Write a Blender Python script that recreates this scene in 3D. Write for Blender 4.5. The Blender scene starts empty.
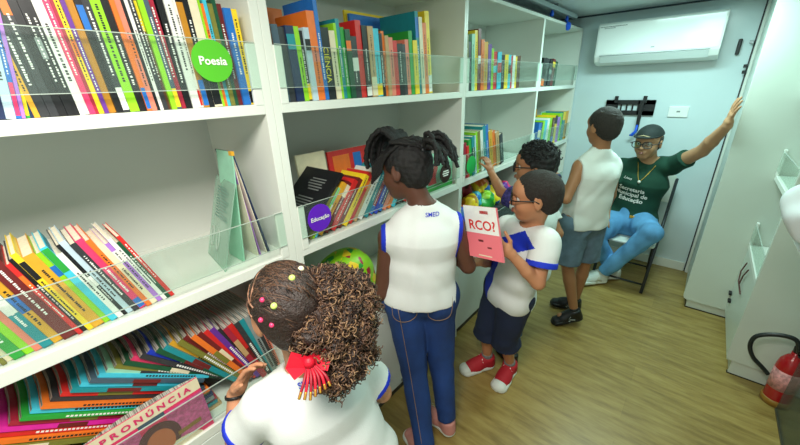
import bpy, bmesh, math, random
import numpy as np
from mathutils import Vector, Matrix
from mathutils.bvhtree import BVHTree
random.seed(7)
SC = bpy.context.scene
COL = SC.collection

# ------------------------------------------------------------------ camera
CAM = np.array([0.0, 0.0, 1.70])
RX, RY, RZ, FPX = 1.19385968, 0.0299013424, 0.704151523, 344.66
cd = bpy.data.cameras.new('camera'); cam = bpy.data.objects.new('camera', cd); COL.objects.link(cam)
cam.location = CAM; cam.rotation_euler = (RX, RY, RZ)
cd.sensor_width = 36.0; cd.lens = FPX / 800 * 36.0; cd.clip_start = 0.02
SC.camera = cam
# ------------------------------------------------------------------ exposure, world, lights
SC.view_settings.view_transform = 'Standard'; SC.view_settings.look = 'None'
SC.view_settings.gamma = 1.0; SC.view_settings.exposure = 0.0
SC.view_settings.use_curve_mapping = False
W = bpy.data.worlds.new('world'); SC.world = W; W.use_nodes = True
W.node_tree.nodes['Background'].inputs[0].default_value = (0.75, 0.9, 0.95, 1)
W.node_tree.nodes['Background'].inputs[1].default_value = 0.3
def area(name, loc, rot, sx, sy, power, color):
    l = bpy.data.lights.new(name, 'AREA'); l.shape = 'RECTANGLE'; l.size = sx; l.size_y = sy
    l.energy = power; l.color = color
    o = bpy.data.objects.new(name, l); COL.objects.link(o); o.location = loc; o.rotation_euler = rot
    return o
area('flash_bounce_near', (-0.25, -0.05, 2.2), (0, 0, 0), 0.5, 0.5, 35, (1.0, 0.95, 0.86))  # added warm light standing in for flash bounced near the camera, no fixture
area('ceiling_lamp_middle', (-0.15, 1.7, 2.2), (0, 0, 0), 0.25, 0.9, 10.5, (0.66, 1.0, 0.84))
area('ceiling_lamp_far', (-0.25, 2.95, 2.2), (0, 0, 0), 0.6, 0.25, 23, (0.66, 1.0, 0.94))

# ------------------------------------------------------------------ photo measurements -> points in the room
def _rot(rx, ry, rz):
    cx, sx, cy, sy, cz, sz = math.cos(rx), math.sin(rx), math.cos(ry), math.sin(ry), math.cos(rz), math.sin(rz)
    return np.array([[cz,-sz,0],[sz,cz,0],[0,0,1]]) @ np.array([[cy,0,sy],[0,1,0],[-sy,0,cy]]) @ np.array([[1,0,0],[0,cx,-sx],[0,sx,cx]])
RM = _rot(RX, RY, RZ)
def onplane(u, v, ax, val):
    d = RM @ np.array([u-400.0, 222.5-v, -FPX]); t = (val-CAM[ax])/d[ax]
    return CAM + t*d
def aty(u, v, y): return onplane(u, v, 1, y)
def atx(u, v, x): return onplane(u, v, 0, x)
def atz(u, v, z=0.0): return onplane(u, v, 2, z)
def proj(P):
    c = RM.T @ (np.array(P, float)-CAM); return (400-FPX*c[0]/c[2], 222.5+FPX*c[1]/c[2])
def y_on(u, x, z):          # y of the point on the line (x, ., z) seen at column u
    a, b = -0.9, 6.0
    for _ in range(40):
        m = (a+b)/2
        if proj((x, m, z))[0] < u: a = m
        else: b = m
    return (a+b)/2

# ------------------------------------------------------------------ materials
MATS = {}
def mat(key, color=None, rough=0.5, metal=0.0, spec=0.5, noise=0.0, nscale=20.0, bump=0.0, bscale=60.0, trans=None, coat=0.0):
    if key in MATS: return MATS[key]
    m = bpy.data.materials.new(key); m.use_nodes = True; nt = m.node_tree; b = nt.nodes['Principled BSDF']
    b.inputs['Base Color'].default_value = (*color, 1); b.inputs['Roughness'].default_value = rough
    b.inputs['Metallic'].default_value = metal; b.inputs['Specular IOR Level'].default_value = spec
    b.inputs['Coat Weight'].default_value = coat
    tc = nt.nodes.new('ShaderNodeTexCoord')
    if noise > 0:
        n = nt.nodes.new('ShaderNodeTexNoise'); n.inputs['Scale'].default_value = nscale; n.inputs['Detail'].default_value = 5
        nt.links.new(tc.outputs['Object'], n.inputs['Vector'])
        r = nt.nodes.new('ShaderNodeValToRGB'); r.color_ramp.elements[0].position = 0.3; r.color_ramp.elements[1].position = 0.7
        r.color_ramp.elements[0].color = (*[max(0, c*(1-noise)) for c in color], 1)
        r.color_ramp.elements[1].color = (*[min(1, c*(1+noise)) for c in color], 1)
        nt.links.new(n.outputs[0], r.inputs[0]); nt.links.new(r.outputs[0], b.inputs['Base Color'])
    if bump > 0:
        n2 = nt.nodes.new('ShaderNodeTexNoise'); n2.inputs['Scale'].default_value = bscale; n2.inputs['Detail'].default_value = 4
        nt.links.new(tc.outputs['Object'], n2.inputs['Vector'])
        bp = nt.nodes.new('ShaderNodeBump'); bp.inputs['Strength'].default_value = bump; bp.inputs['Distance'].default_value = 0.01
        nt.links.new(n2.outputs[0], bp.inputs['Height']); nt.links.new(bp.outputs[0], b.inputs['Normal'])
    MATS[key] = m
    return m
def srgb(r, g, b):
    f = lambda c: (c/255/12.92) if c/255 <= 0.04045 else ((c/255+0.055)/1.055)**2.4
    return (f(r), f(g), f(b))
def clear_mat(key, tint, alpha, rough=0.03, body=(0.8, 0.95, 0.9)):
    m = bpy.data.materials.new(key); m.use_nodes = True; nt = m.node_tree; nt.nodes.clear()
    out = nt.nodes.new('ShaderNodeOutputMaterial'); t = nt.nodes.new('ShaderNodeBsdfTransparent'); t.inputs[0].default_value = (*tint, 1)
    g = nt.nodes.new('ShaderNodeBsdfGlossy'); g.inputs['Roughness'].default_value = rough
    d = nt.nodes.new('ShaderNodeBsdfDiffuse'); d.inputs[0].default_value = (*body, 1)
    lw = nt.nodes.new('ShaderNodeLayerWeight'); pw = nt.nodes.new('ShaderNodeMath'); pw.operation = 'POWER'; pw.inputs[1].default_value = 4.0
    nt.links.new(lw.outputs['Facing'], pw.inputs[0]); fr = nt.nodes.new('ShaderNodeMath'); fr.operation = 'MULTIPLY_ADD'; fr.inputs[1].default_value = 0.35; fr.inputs[2].default_value = 0.04
    nt.links.new(pw.outputs[0], fr.inputs[0])
    m1 = nt.nodes.new('ShaderNodeMixShader'); m1.inputs[0].default_value = alpha
    nt.links.new(t.outputs[0], m1.inputs[1]); nt.links.new(d.outputs[0], m1.inputs[2])
    m2 = nt.nodes.new('ShaderNodeMixShader'); nt.links.new(fr.outputs[0], m2.inputs[0])
    nt.links.new(m1.outputs[0], m2.inputs[1]); nt.links.new(g.outputs[0], m2.inputs[2])
    nt.links.new(m2.outputs[0], out.inputs[0]); MATS[key] = m
    return m
ACR = clear_mat('clear_acrylic', (0.93, 0.98, 0.955), 0.02)
ACRE = mat('acrylic_edge', srgb(176, 190, 180), 0.25)
ACRD = clear_mat('tinted_acrylic', (0.62, 0.66, 0.60), 0.12, body=(0.35, 0.42, 0.38))
LAM = mat('white_laminate', srgb(228, 232, 224), 0.32, noise=0.015, nscale=3)
LAMD = mat('door_laminate', srgb(222, 228, 222), 0.3, noise=0.015, nscale=3)
BACKP = mat('back_laminate', srgb(214, 218, 212), 0.45)
WALLM = mat('wall_panel', srgb(206, 222, 226), 0.22, noise=0.03, nscale=2, bump=0.02, bscale=3)
CEILM = mat('ceiling_panel', srgb(222, 234, 238), 0.35, noise=0.04, nscale=3)
BLK = mat('black_plastic', srgb(22, 23, 26), 0.45)
DARKM = mat('dark_metal', srgb(60, 64, 68), 0.4, metal=0.6)
STEEL = mat('steel', srgb(150, 155, 158), 0.35, metal=0.7)
PAPER = mat('paper_pages', srgb(226, 218, 196), 0.8, noise=0.08, nscale=120)
WHITEP = mat('white_plastic', srgb(236, 240, 238), 0.3)
INK = mat('white_print', srgb(240, 240, 235), 0.6)
INKB = mat('black_print', srgb(25, 25, 28), 0.6)

# ------------------------------------------------------------------ mesh helpers
class MB:
    def __init__(s): s.v = []; s.f = []; s.m = []
    def add(s, vs, fs, mi=0):
        o = len(s.v); s.v += [tuple(float(c) for c in v) for v in vs]; s.f += [[o+i for i in f] for f in fs]; s.m += [mi]*len(fs); return s
    def box(s, x0, x1, y0, y1, z0, z1, mi=0):
        vs = [(x,y,z) for z in (z0,z1) for y in (y0,y1) for x in (x0,x1)]
        return s.add(vs, [[0,2,3,1],[4,5,7,6],[0,1,5,4],[2,6,7,3],[0,4,6,2],[1,3,7,5]], mi)
    def prism(s, pts, ax, a, b, mi=0):          # polygon pts in the two other axes, extruded along ax
        n = len(pts); vs = []
        for c in (a, b):
            for p, q in pts:
                vs.append({0:(c,p,q),1:(p,c,q),2:(p,q,c)}[ax])
        return s.add(vs, [list(range(n))[::-1], list(range(n,2*n))]+[[i,(i+1)%n,n+(i+1)%n,n+i] for i in range(n)], mi)
    def tube(s, pts, r, n=8, mi=0):
        pts = [np.array(p, float) for p in pts]; rs = r if isinstance(r, (list, tuple)) else [r]*len(pts)
        vs = []; up = np.array([0,0,1.0])
        d0 = pts[1]-pts[0]; 
        if abs(d0[2]) > 0.9*np.linalg.norm(d0): up = np.array([1.0,0,0])
        a = np.cross(d0, up); a /= np.linalg.norm(a)
        for i, p in enumerate(pts):
            d = pts[min(i+1,len(pts)-1)]-pts[max(i-1,0)]; d /= (np.linalg.norm(d)+1e-9)
            a = a-d*(a@d); a /= (np.linalg.norm(a)+1e-9); b = np.cross(d, a)
            for k in range(n):
                t = 2*math.pi*k/n; vs.append(p+rs[i]*(math.cos(t)*a+math.sin(t)*b))
        fs = [list(range(n))[::-1], [len(vs)-n+k for k in range(n)]]
        for i in range(len(pts)-1):
            for k in range(n): fs.append([i*n+k, i*n+(k+1)%n, (i+1)*n+(k+1)%n, (i+1)*n+k])
        return s.add(vs, fs, mi)
    def lathe(s, c, prof, n=24, mi=0, ax=2):
        vs = []
        for r, h in prof:
            for k in range(n):
                t = 2*math.pi*k/n; p = [r*math.cos(t), r*math.sin(t)]
                p = {2:[p[0],p[1],h],0:[h,p[0],p[1]],1:[p[1],h,p[0]]}[ax]
                vs.append((c[0]+p[0], c[1]+p[1], c[2]+p[2]))
        m = len(prof); fs = [list(range(n))[::-1], [(m-1)*n+k for k in range(n)]]
        for i in range(m-1):
            for k in range(n): fs.append([i*n+k, i*n+(k+1)%n, (i+1)*n+(k+1)%n, (i+1)*n+k])
        return s.add(vs, fs, mi)
    def build(s, name, mats, parent=None, smooth=False, bevel=0.0, loc=None, rot=None):
        me = bpy.data.meshes.new(name); me.from_pydata(s.v, [], s.f)
        for m in (mats if isinstance(mats, (list, tuple)) else [mats]): me.materials.append(m)
        me.polygons.foreach_set('material_index', s.m)
        if smooth: me.polygons.foreach_set('use_smooth', [True]*len(s.f))
        me.update()
        o = bpy.data.objects.new(name, me); COL.objects.link(o)
        if parent: o.parent = parent
        if loc is not None: o.location = loc
        if rot is not None: o.rotation_euler = rot
        if bevel > 0:
            md = o.modifiers.new('bevel', 'BEVEL'); md.width = bevel; md.segments = 2; md.limit_method = 'ANGLE'
        return o
def tag(o, label, cat, group=None, kind=None):
    o['label'] = label; o['category'] = cat
    if group: o['group'] = group
    if kind: o['kind'] = kind
    return o
def empty(name, loc, label, cat, group=None, rot=None):
    o = bpy.data.objects.new(name, None); COL.objects.link(o); o.location = loc; o.empty_display_size = 0.1
    if rot: o.rotation_euler = rot
    return tag(o, label, cat, group)
def struct(o): o['kind'] = 'structure'; return o
def rel(root):
    p = np.zeros(3)
    while root is not None: p = p+np.array(root.location); root = root.parent
    return p

def text_mesh(name, s, size, m, parent, o, right, up, bvh=None, cast=None, depth=0.0012, font_align='CENTER', off=0.0015, shear=0.0, bold=0.0, xs=1.0):
    """lettering as a mesh: lies on a flat face, or is laid onto a curved surface by casting onto it"""
    cu = bpy.data.curves.new(name, 'FONT'); cu.body = s; cu.size = size; cu.align_x = font_align; cu.align_y = 'CENTER'; cu.shear = shear
    cu.offset = bold; cu.resolution_u = 3
    to = bpy.data.objects.new(name, cu); COL.objects.link(to)
    dg = bpy.context.evaluated_depsgraph_get(); dg.update()
    me = bpy.data.meshes.new_from_object(to.evaluated_get(dg)); bpy.data.objects.remove(to)
    right = Vector(right).normalized(); up = Vector(up).normalized(); n = right.cross(up)
    if bvh is not None:
        bm = bmesh.new(); bm.from_mesh(me); bmesh.ops.triangulate(bm, faces=bm.faces[:])
        bm.to_mesh(me); bm.free()
    base = Vector(parent.matrix_basis.translation) if parent else Vector((0,0,0))
    for v in me.vertices:
        p = Vector(o)+right*(v.co.x*xs)+up*v.co.y
        if bvh is not None:
            hh = bvh.ray_cast(p-Vector(cast)*0.12, Vector(cast), 0.3)
            if hh[0] is not None: p = hh[0]-Vector(cast)*off
        else: p = p+n*off
        v.co = p-base
    me.materials.clear(); me.materials.append(m)
    ob = bpy.data.objects.new(name, me); COL.objects.link(ob); ob.parent = parent
    return ob

# ------------------------------------------------------------------ smooth solid modelling (distance fields -> one continuous mesh)
def V(*a): return np.array(a if len(a) > 1 else a[0], float)
def nrm(a): a = np.array(a, float); return a/(np.linalg.norm(a)+1e-12)
def rc(a, b, ra, rb, k=0.01, side=None, w=1.0, op='+', flat=False):
    a, b = V(a), V(b); R = max(ra, rb)*max(1, w)
    ba = b-a; L2 = ba@ba+1e-12; dn = ba/math.sqrt(L2)
    def fn(P):
        q = P-a
        if side is not None:
            sv = nrm(side); q = q-(1-1/w)*(q@sv)[..., None]*sv
            bb = ba-(1-1/w)*(ba@sv)*sv
        else: bb = ba
        t = np.clip((q@bb)/(bb@bb+1e-12), 0, 1)
        d = np.linalg.norm(q-t[..., None]*bb, axis=-1)-(ra+(rb-ra)*t)
        if flat: d = np.maximum(d, (P-b)@dn)
        return d
    return (op, fn, np.minimum(a, b)-R, np.maximum(a, b)+R, k)
def ell(c, r, M, k=0.01, op='+'):
    c = V(c); r = V(r); M = np.array(M, float); R = max(r)   # rows of M: axes
    def fn(P):
        q = (P-c)@M.T; k0 = np.linalg.norm(q/r, axis=-1); k1 = np.linalg.norm(q/(r*r), axis=-1)+1e-9
        return k0*(k0-1)/k1
    return (op, fn, c-R, c+R, k)
def plane(c, n, lo=None, hi=None):      # keep the side the normal points away from
    c, n = V(c), nrm(n)
    return ('&', lambda P: (P-c)@n, lo, hi, 0)
def sdf_mesh(prims, h):
    pos = [p for p in prims if p[0] == '+']
    lo = np.min([p[2] for p in pos], axis=0)-3*h-0.012; hi = np.max([p[3] for p in pos], axis=0)+3*h+0.012
    n = np.ceil((hi-lo)/h).astype(int)+1
    D = np.full(n, 0.06, np.float32); ax = [lo[i]+h*np.arange(n[i]) for i in range(3)]
    for op, fn, a, b, k in prims:
        if a is None: i0 = np.zeros(3, int); i1 = n
        else:
            mg = k+2*h+0.012
            i0 = np.clip(((a-mg-lo)/h).astype(int), 0, n); i1 = np.clip(((b+mg-lo)/h).astype(int)+2, 0, n)
        if np.any(i1 <= i0): continue
        sl = tuple(slice(i0[i], i1[i]) for i in range(3))
        P = np.stack(np.meshgrid(*[ax[i][sl[i]] for i in range(3)], indexing='ij'), -1)
        v = fn(P).astype(np.float32); A = D[sl]
        if op == '+':
            if k > 0:
                hh = np.clip(0.5+0.5*(v-A)/k, 0, 1); D[sl] = v*(1-hh)+A*hh-k*hh*(1-hh)
            else: D[sl] = np.minimum(A, v)
        elif op == '-':
            v = -v; kk = max(k, 1e-4)
            hh = np.clip(0.5-0.5*(v-A)/kk, 0, 1); D[sl] = v*(1-hh)+A*hh+kk*hh*(1-hh)
        elif op == '&': D[sl] = np.maximum(A, v)
        elif op == 'd': D[sl] = A+v
    for i in range(3):
        s_ = [slice(None)]*3; s_[i] = 0; D[tuple(s_)] = 0.06; s_[i] = -1; D[tuple(s_)] = 0.06
    ins = D < 0
    c = np.zeros(tuple(n-1), np.int8)
    for dx in (0,1):
        for dy in (0,1):
            for dz in (0,1): c += ins[dx:n[0]-1+dx, dy:n[1]-1+dy, dz:n[2]-1+dz]
    act = (c > 0) & (c < 8); I = np.argwhere(act)
    idx = np.full(act.shape, -1, np.int64); idx[act] = np.arange(len(I))
    acc = np.zeros((len(I), 3)); cnt = np.zeros(len(I))
    corners = [(x,y,z) for x in (0,1) for y in (0,1) for z in (0,1)]
    val = {cc: D[I[:,0]+cc[0], I[:,1]+cc[1], I[:,2]+cc[2]].astype(float) for cc in corners}
    for cc in corners:
        for a in range(3):
            if cc[a] == 0:
                c2 = tuple(cc[j]+(1 if j == a else 0) for j in range(3)); v0, v1 = val[cc], val[c2]
                m = (v0 < 0) != (v1 < 0); t = np.where(m, v0/(v0-v1+1e-20), 0)
                pt = np.tile(np.array(cc, float), (len(I), 1)); pt[:, a] += t
                acc[m] += pt[m]; cnt[m] += 1
    verts = lo+h*(I+acc/np.maximum(cnt, 1)[:, None])
    quads = []
    for a in range(3):
        b, d = (a+1) % 3, (a+2) % 3
        s0 = [slice(1, -1)]*3; s0[a] = slice(0, n[a]-1); s1 = list(s0); s1[a] = slice(1, n[a])
        ch = np.argwhere(ins[tuple(s0)] != ins[tuple(s1)])
        if len(ch) == 0: continue
        off = np.array([1,1,1]); off[a] = 0; g = ch+off
        fl = ins[g[:,0], g[:,1], g[:,2]]
        eb = np.zeros(3, int); eb[b] = 1; ed = np.zeros(3, int); ed[d] = 1
        q = np.stack([idx[tuple((g-eb-ed).T)], idx[tuple((g-ed).T)], idx[tuple(g.T)], idx[tuple((g-eb).T)]], 1)
        q[~fl] = q[~fl][:, ::-1]; quads.append(q)
    Q = np.concatenate(quads); Q = Q[(Q >= 0).all(1)]
    return verts, Q
def fold(verts, amp, seed, sc=26.0, dirv=(0.4, 0.3, 1.0)):
    r = np.random.RandomState(seed); out = np.zeros(len(verts))
    for i in range(5):
        d = nrm(r.normal(size=3)*np.array([1, 1, 0.45])+0.4*np.array(dirv)*r.choice([-1, 1])); f = sc*(0.6+r.rand()*1.2)
        out += np.sin(verts@d*f*1.6+r.rand()*6.28+1.8*np.sin(verts@nrm(r.normal(size=3))*f*0.8))/(1+i*0.35)
    return amp*out/2.4
def vnormals(verts, Q):
    fn = np.cross(verts[Q[:,2]]-verts[Q[:,0]], verts[Q[:,3]]-verts[Q[:,1]]); N = np.zeros_like(verts)
    for i in range(4): np.add.at(N, Q[:, i], fn)
    return N/(np.linalg.norm(N, axis=1)[:, None]+1e-12)
def solid(name, prims, h, mats, parent=None, folds=0.0, seed=0, pick=None, disp=None, fsc=26.0, relax=0):
    verts, Q = sdf_mesh(prims, h)
    for _ in range(relax):
        acc = np.zeros_like(verts); cnt = np.zeros(len(verts))
        for i in range(4):
            np.add.at(acc, Q[:, i], verts[Q[:, (i+1) % 4]]); np.add.at(cnt, Q[:, i], 1)
            np.add.at(acc, Q[:, i], verts[Q[:, (i+3) % 4]]); np.add.at(cnt, Q[:, i], 1)
        verts = 0.5*verts+0.5*acc/np.maximum(cnt, 1)[:, None]
    if folds: verts = verts+vnormals(verts, Q)*fold(verts, folds, seed, fsc)[:, None]
    if disp is not None: verts = verts+vnormals(verts, Q)*disp(verts)[:, None]
    base = rel(parent) if parent is not None else np.zeros(3)
    me = bpy.data.meshes.new(name)
    me.vertices.add(len(verts)); me.vertices.foreach_set('co', (verts-base).astype(np.float32).ravel())
    me.loops.add(len(Q)*4); me.loops.foreach_set('vertex_index', Q.astype(np.int32).ravel())
    me.polygons.add(len(Q)); me.polygons.foreach_set('loop_start', np.arange(0, len(Q)*4, 4, dtype=np.int32))
    ml = mats if isinstance(mats, (list, tuple)) else [mats]
    for m in ml: me.materials.append(m)
    if pick is not None: me.polygons.foreach_set('material_index', pick(verts[Q].mean(1)).astype(np.int32))
    me.polygons.foreach_set('use_smooth', np.ones(len(Q), bool))
    me.update(calc_edges=True); me.validate()
    o = bpy.data.objects.new(name, me); COL.objects.link(o)
    if parent is not None: o.parent = parent
    o_bvh = BVHTree.FromPolygons([tuple(v) for v in verts], [tuple(q) for q in Q]) if name in ('shirt', 't_shirt') else None
    return o, o_bvh
I3 = np.eye(3)
# ------------------------------------------------------------------ the room
XW0, XW1, YN, YB, ZC = -1.56, 1.05, -1.3, 3.88, 2.245
fm = bpy.data.materials.new('wood_plank_floor'); fm.use_nodes = True; nt = fm.node_tree; b = nt.nodes['Principled BSDF']
tc = nt.nodes.new('ShaderNodeTexCoord')
br = nt.nodes.new('ShaderNodeTexBrick'); br.inputs['Scale'].default_value = 1.0; br.inputs['Brick Width'].default_value = 1.2
br.inputs['Row Height'].default_value = 0.16; br.inputs['Mortar Size'].default_value = 0.0009; br.offset = 0.37
br.inputs['Color1'].default_value = (0.92,0.92,0.92,1); br.inputs['Color2'].default_value = (1.06,1.06,1.06,1); br.inputs['Mortar'].default_value = (0.8,0.8,0.8,1)
nt.links.new(tc.outputs['Object'], br.inputs['Vector'])
mp = nt.nodes.new('ShaderNodeMapping'); mp.inputs['Scale'].default_value = (2.4, 15, 1); nt.links.new(tc.outputs['Object'], mp.inputs['Vector'])
n1 = nt.nodes.new('ShaderNodeTexNoise'); n1.inputs['Scale'].default_value = 1.6; n1.inputs['Detail'].default_value = 8; n1.inputs['Roughness'].default_value = 0.65
nt.links.new(mp.outputs[0], n1.inputs['Vector'])
r1 = nt.nodes.new('ShaderNodeValToRGB'); e = r1.color_ramp.elements; e[0].position = 0.25; e[0].color = (*srgb(116, 92, 44), 1); e[1].position = 0.78; e[1].color = (*srgb(176, 154, 92), 1)
x = r1.color_ramp.elements.new(0.5); x.color = (*srgb(150, 126, 68), 1)
nt.links.new(n1.outputs[0], r1.inputs[0])
mx = nt.nodes.new('ShaderNodeMixRGB'); mx.blend_type = 'MULTIPLY'; mx.inputs[0].default_value = 1
nt.links.new(r1.outputs[0], mx.inputs[1]); nt.links.new(br.outputs[0], mx.inputs[2]); nt.links.new(mx.outputs[0], b.inputs['Base Color'])
b.inputs['Roughness'].default_value = 0.38
struct(MB().box(XW0, XW1, YN, YB, -0.05, 0).build('floor', fm))
struct(MB().box(XW0, XW1, YN, YB, ZC, ZC+0.05).build('ceiling', CEILM))
struct(MB().box(XW0, XW1, YB, YB+0.05, 0, ZC).build('wall_back', WALLM))
struct(MB().box(XW0-0.05, XW0, YN, YB, 0, ZC).build('wall_left', WALLM))
struct(MB().box(XW1, XW1+0.05, YN, YB, 0, ZC).build('wall_right', WALLM))
struct(MB().box(XW0, XW1, YN-0.05, YN, 0, ZC).build('wall_near', WALLM))
struct(MB().box(-1.03, 0.145, YB-0.014, YB, 0, 0.085).build('baseboard_back', LAM, bevel=0.003))
# corner seam, cover strip and trim of the far right corner
struct(MB().box(0.150, 0.158, YB-0.006, YB, 0.0, ZC).build('trim_1', mat('seam', srgb(50, 42, 48), 0.6)))
struct(MB().box(0.160, 0.30, YB-0.03, YB, 0.0, ZC).build('trim_2', LAM, bevel=0.004))
for k, (u, v) in enumerate([(745.5, 66), (744, 72), (752, 42)]):
    p = aty(u, v, YB-0.04)
    tag(MB().box(p[0]-0.012, p[0]+0.012, YB-0.045, YB-0.03, p[2]-0.012, p[2]+0.012).build('wall_latch', BLK if k < 2 else STEEL, bevel=0.003),
        ['black upper latch on the white strip of the far right corner', 'black lower latch on the white strip of the far right corner', 'small metal catch near the top of the far corner strip'][k], 'latch')
struct(MB().box(XW0, 0.15, YB-0.012, YB, ZC-0.012, ZC).build('trim_3', mat('dark_trim', srgb(60, 75, 85), 0.5)))

# ------------------------------------------------------------------ bookcases of the left wall
XF, XB = -1.036, -1.505
ZT, Z1, Z2, Z3 = 2.14, 1.661, 1.152, 0.655
TH = 0.030
cols = [(-0.62, 0.607, 0.028), (0.607, 1.757, 0.0175), (1.757, 2.858, 0.0175), (2.858, 3.862, 0.016)]
BCL = ['nearest white bookcase column behind the curly haired girl', 'second white bookcase column behind the braided girl', 'third white bookcase column behind the boys with glasses', 'last white bookcase column beside the back wall']
shapes_guard = []
def guard(root, y0, y1, z0, th, left=True, right=True):
    # clear retaining strip on two white brackets
    g = MB().box(XF+0.002, XF+0.005, y0+0.004, y1-0.004, z0, z0+0.121).build('guard_panel', ACR, root)
    MB().box(XF+0.0018, XF+0.0052, y0+0.004, y1-0.004, z0+0.1208, z0+0.1226).box(XF+0.0018, XF+0.0052, y0+0.004, y1-0.004, z0-0.0014, z0+0.0002).build('panel_edge', ACRE, g)
    for ok, a in ((left, y0), (right, y1-0.03)):
        if ok: MB().box(XF-0.012, XF+0.0015, a, a+0.03, z0-0.05, z0+0.12).build('guard_bracket', LAM, root, bevel=0.003)
for ci, (ya, yb, t) in enumerate(cols):
    r = empty('bookcase', (0, 0, 0), BCL[ci], 'bookcase', 'white bookcase columns along the left wall')
    ta = t; tb = cols[ci+1][2] if ci < 3 else 0.035
    tb = {0: 0.028, 1: 0.0175, 2: 0.016, 3: 0.03}[ci]
    ta = {0: 0.028, 1: 0.028, 2: 0.0175, 3: 0.016}[ci]
    MB().box(XB, XF, ya+0.0004, ya+ta, 0.0, ZT).build('side_panel', LAM, r, bevel=0.0015)
    MB().box(XB, XF, yb-tb, yb-0.0004, 0.0, ZT).build('side_panel', LAM, r, bevel=0.0015)
    MB().box(XB, XB+0.006, ya+ta, yb-tb, 0.05, ZT).build('back_panel', BACKP, r)
    yi, yj = ya+ta, yb-tb
    MB().box(XB+0.006, XF, yi, yj, ZT-0.02, ZT).build('top_panel', LAM, r, bevel=0.0015)
    for z, th in ((Z1, 0.03), (Z2, 0.035), (Z3, 0.035)):
        MB().box(XB+0.006, XF, yi, yj, z-th, z).build('shelf', LAM, r, bevel=0.0015)
    MB().box(XB+0.006, XF-0.02, yi, yj, 0.0, 0.06).build('plinth', mat('plinth_dark', srgb(70, 66, 58), 0.6), r)  # plinth in one even dark brown
    half = (yi+yj)/2
    for a, c in ((yi+0.001, half-0.002), (half+0.002, yj-0.001)):
        d = MB().box(XF-0.018, XF, a, c, 0.062, Z3-0.038).build('door', LAMD, r, bevel=0.002)
    for a in (half-0.03, half+0.012):
        MB().box(XF, XF+0.006, a, a+0.02, 0.075, 0.095).build('door_catch', STEEL, r, bevel=0.002)
    guard(r, yi, yj, 1.707, 0.03); guard(r, yi, yj, 1.190, 0.03); guard(r, yi, yj, 0.690, 0.03)

# ------------------------------------------------------------------ books
PAL = {'white': (236,236,230), 'pale blue': (190,212,226), 'blue': (34,112,196), 'royal blue': (32,60,190), 'navy': (28,44,84), 'lilac': (176,120,214),
 'purple': (104,48,150), 'green': (44,160,60), 'dark green': (24,82,54), 'lime': (150,214,32), 'teal': (30,140,150), 'cyan': (70,196,222), 'mustard': (222,164,44),
 'ochre': (190,130,32), 'yellow': (246,212,40), 'orange': (236,118,40), 'red': (214,42,40), 'crimson': (168,36,60), 'maroon': (112,34,34), 'pink': (230,60,110),
 'magenta': (226,40,160), 'salmon': (232,132,110), 'cream': (232,220,188), 'brown': (96,58,40), 'black': (24,24,28), 'charcoal': (52,54,58), 'grey': (138,146,146),
 'slate': (72,92,108), 'olive': (124,122,50), 'tan': (196,158,110), 'mint': (150,208,180)}
def cm(name): return mat('cover_'+name.replace(' ', '_'), srgb(*PAL[name]), 0.38, noise=0.06, nscale=35)
def lum(c): r, g, b_ = PAL[c]; return 0.3*r+0.6*g+0.1*b_
def one_book(loc, rx, t, h, d, color, accent=None, marks=0, rz=0.0):
    """spine towards +x, thickness along +y, origin at the lower front corner"""
    c = 0.0016
    m = MB().box(-0.0022, 0, 0, t, 0, h).box(-d, -0.0022, 0, c, 0, h).box(-d, -0.0022, t-c, t, 0, h)
    o = m.build('book', cm(color)); o.location = loc; o.rotation_euler = (rx, 0, rz)
    MB().box(-d+0.003, -0.0022, c, t-c, 0.002, h-0.003).build('pages', PAPER, o)
    if accent:
        z0 = random.choice([0.02, 0.7, 0.45])*h
        MB().box(-0.001, 0.0004, 0.0005, t-0.0005, z0, z0+random.uniform(0.12, 0.3)*h).build('spine_band', cm(accent), o)
    if marks and t > 0.007:
        q = MB(); z = 0.16*h+random.random()*0.05; zz = min(z+random.uniform(0.35, 0.6)*h, 0.93*h); w = min(0.16*t, 0.0026)
        while z < zz:
            l = random.uniform(0.002, 0.0045); q.box(0.0005, 0.0009, t/2-w, t/2+w*random.uniform(0.4, 1), z, z+l); z += l+random.choice([0.0014, 0.0014, 0.004])
        q.build('spine_lettering', INK if lum(color) < 130 else INKB, o)
    return o
ORD = ['first','second','third','fourth','fifth','sixth','seventh','eighth','ninth','tenth','eleventh','twelfth','thirteenth','fourteenth','fifteenth','sixteenth','seventeenth','eighteenth','nineteenth','twentieth']
def ordn(i):
    if i < 20: return ORD[i]
    if i < 40: return ('twenty ' if i < 29 or i > 29 else '')+ORD[i-20] if i != 29 else 'thirtieth'
    return 'fortieth' if i == 39 else 'forty '+ORD[i-40]
def ordn(i):
    n = i+1
    if n <= 20: return ORD[i]
    if n % 10 == 0: return {30: 'thirtieth', 40: 'fortieth', 50: 'fiftieth'}[n]
    return {2: 'twenty', 3: 'thirty', 4: 'forty'}[n//10]+' '+ORD[n % 10-1]
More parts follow.
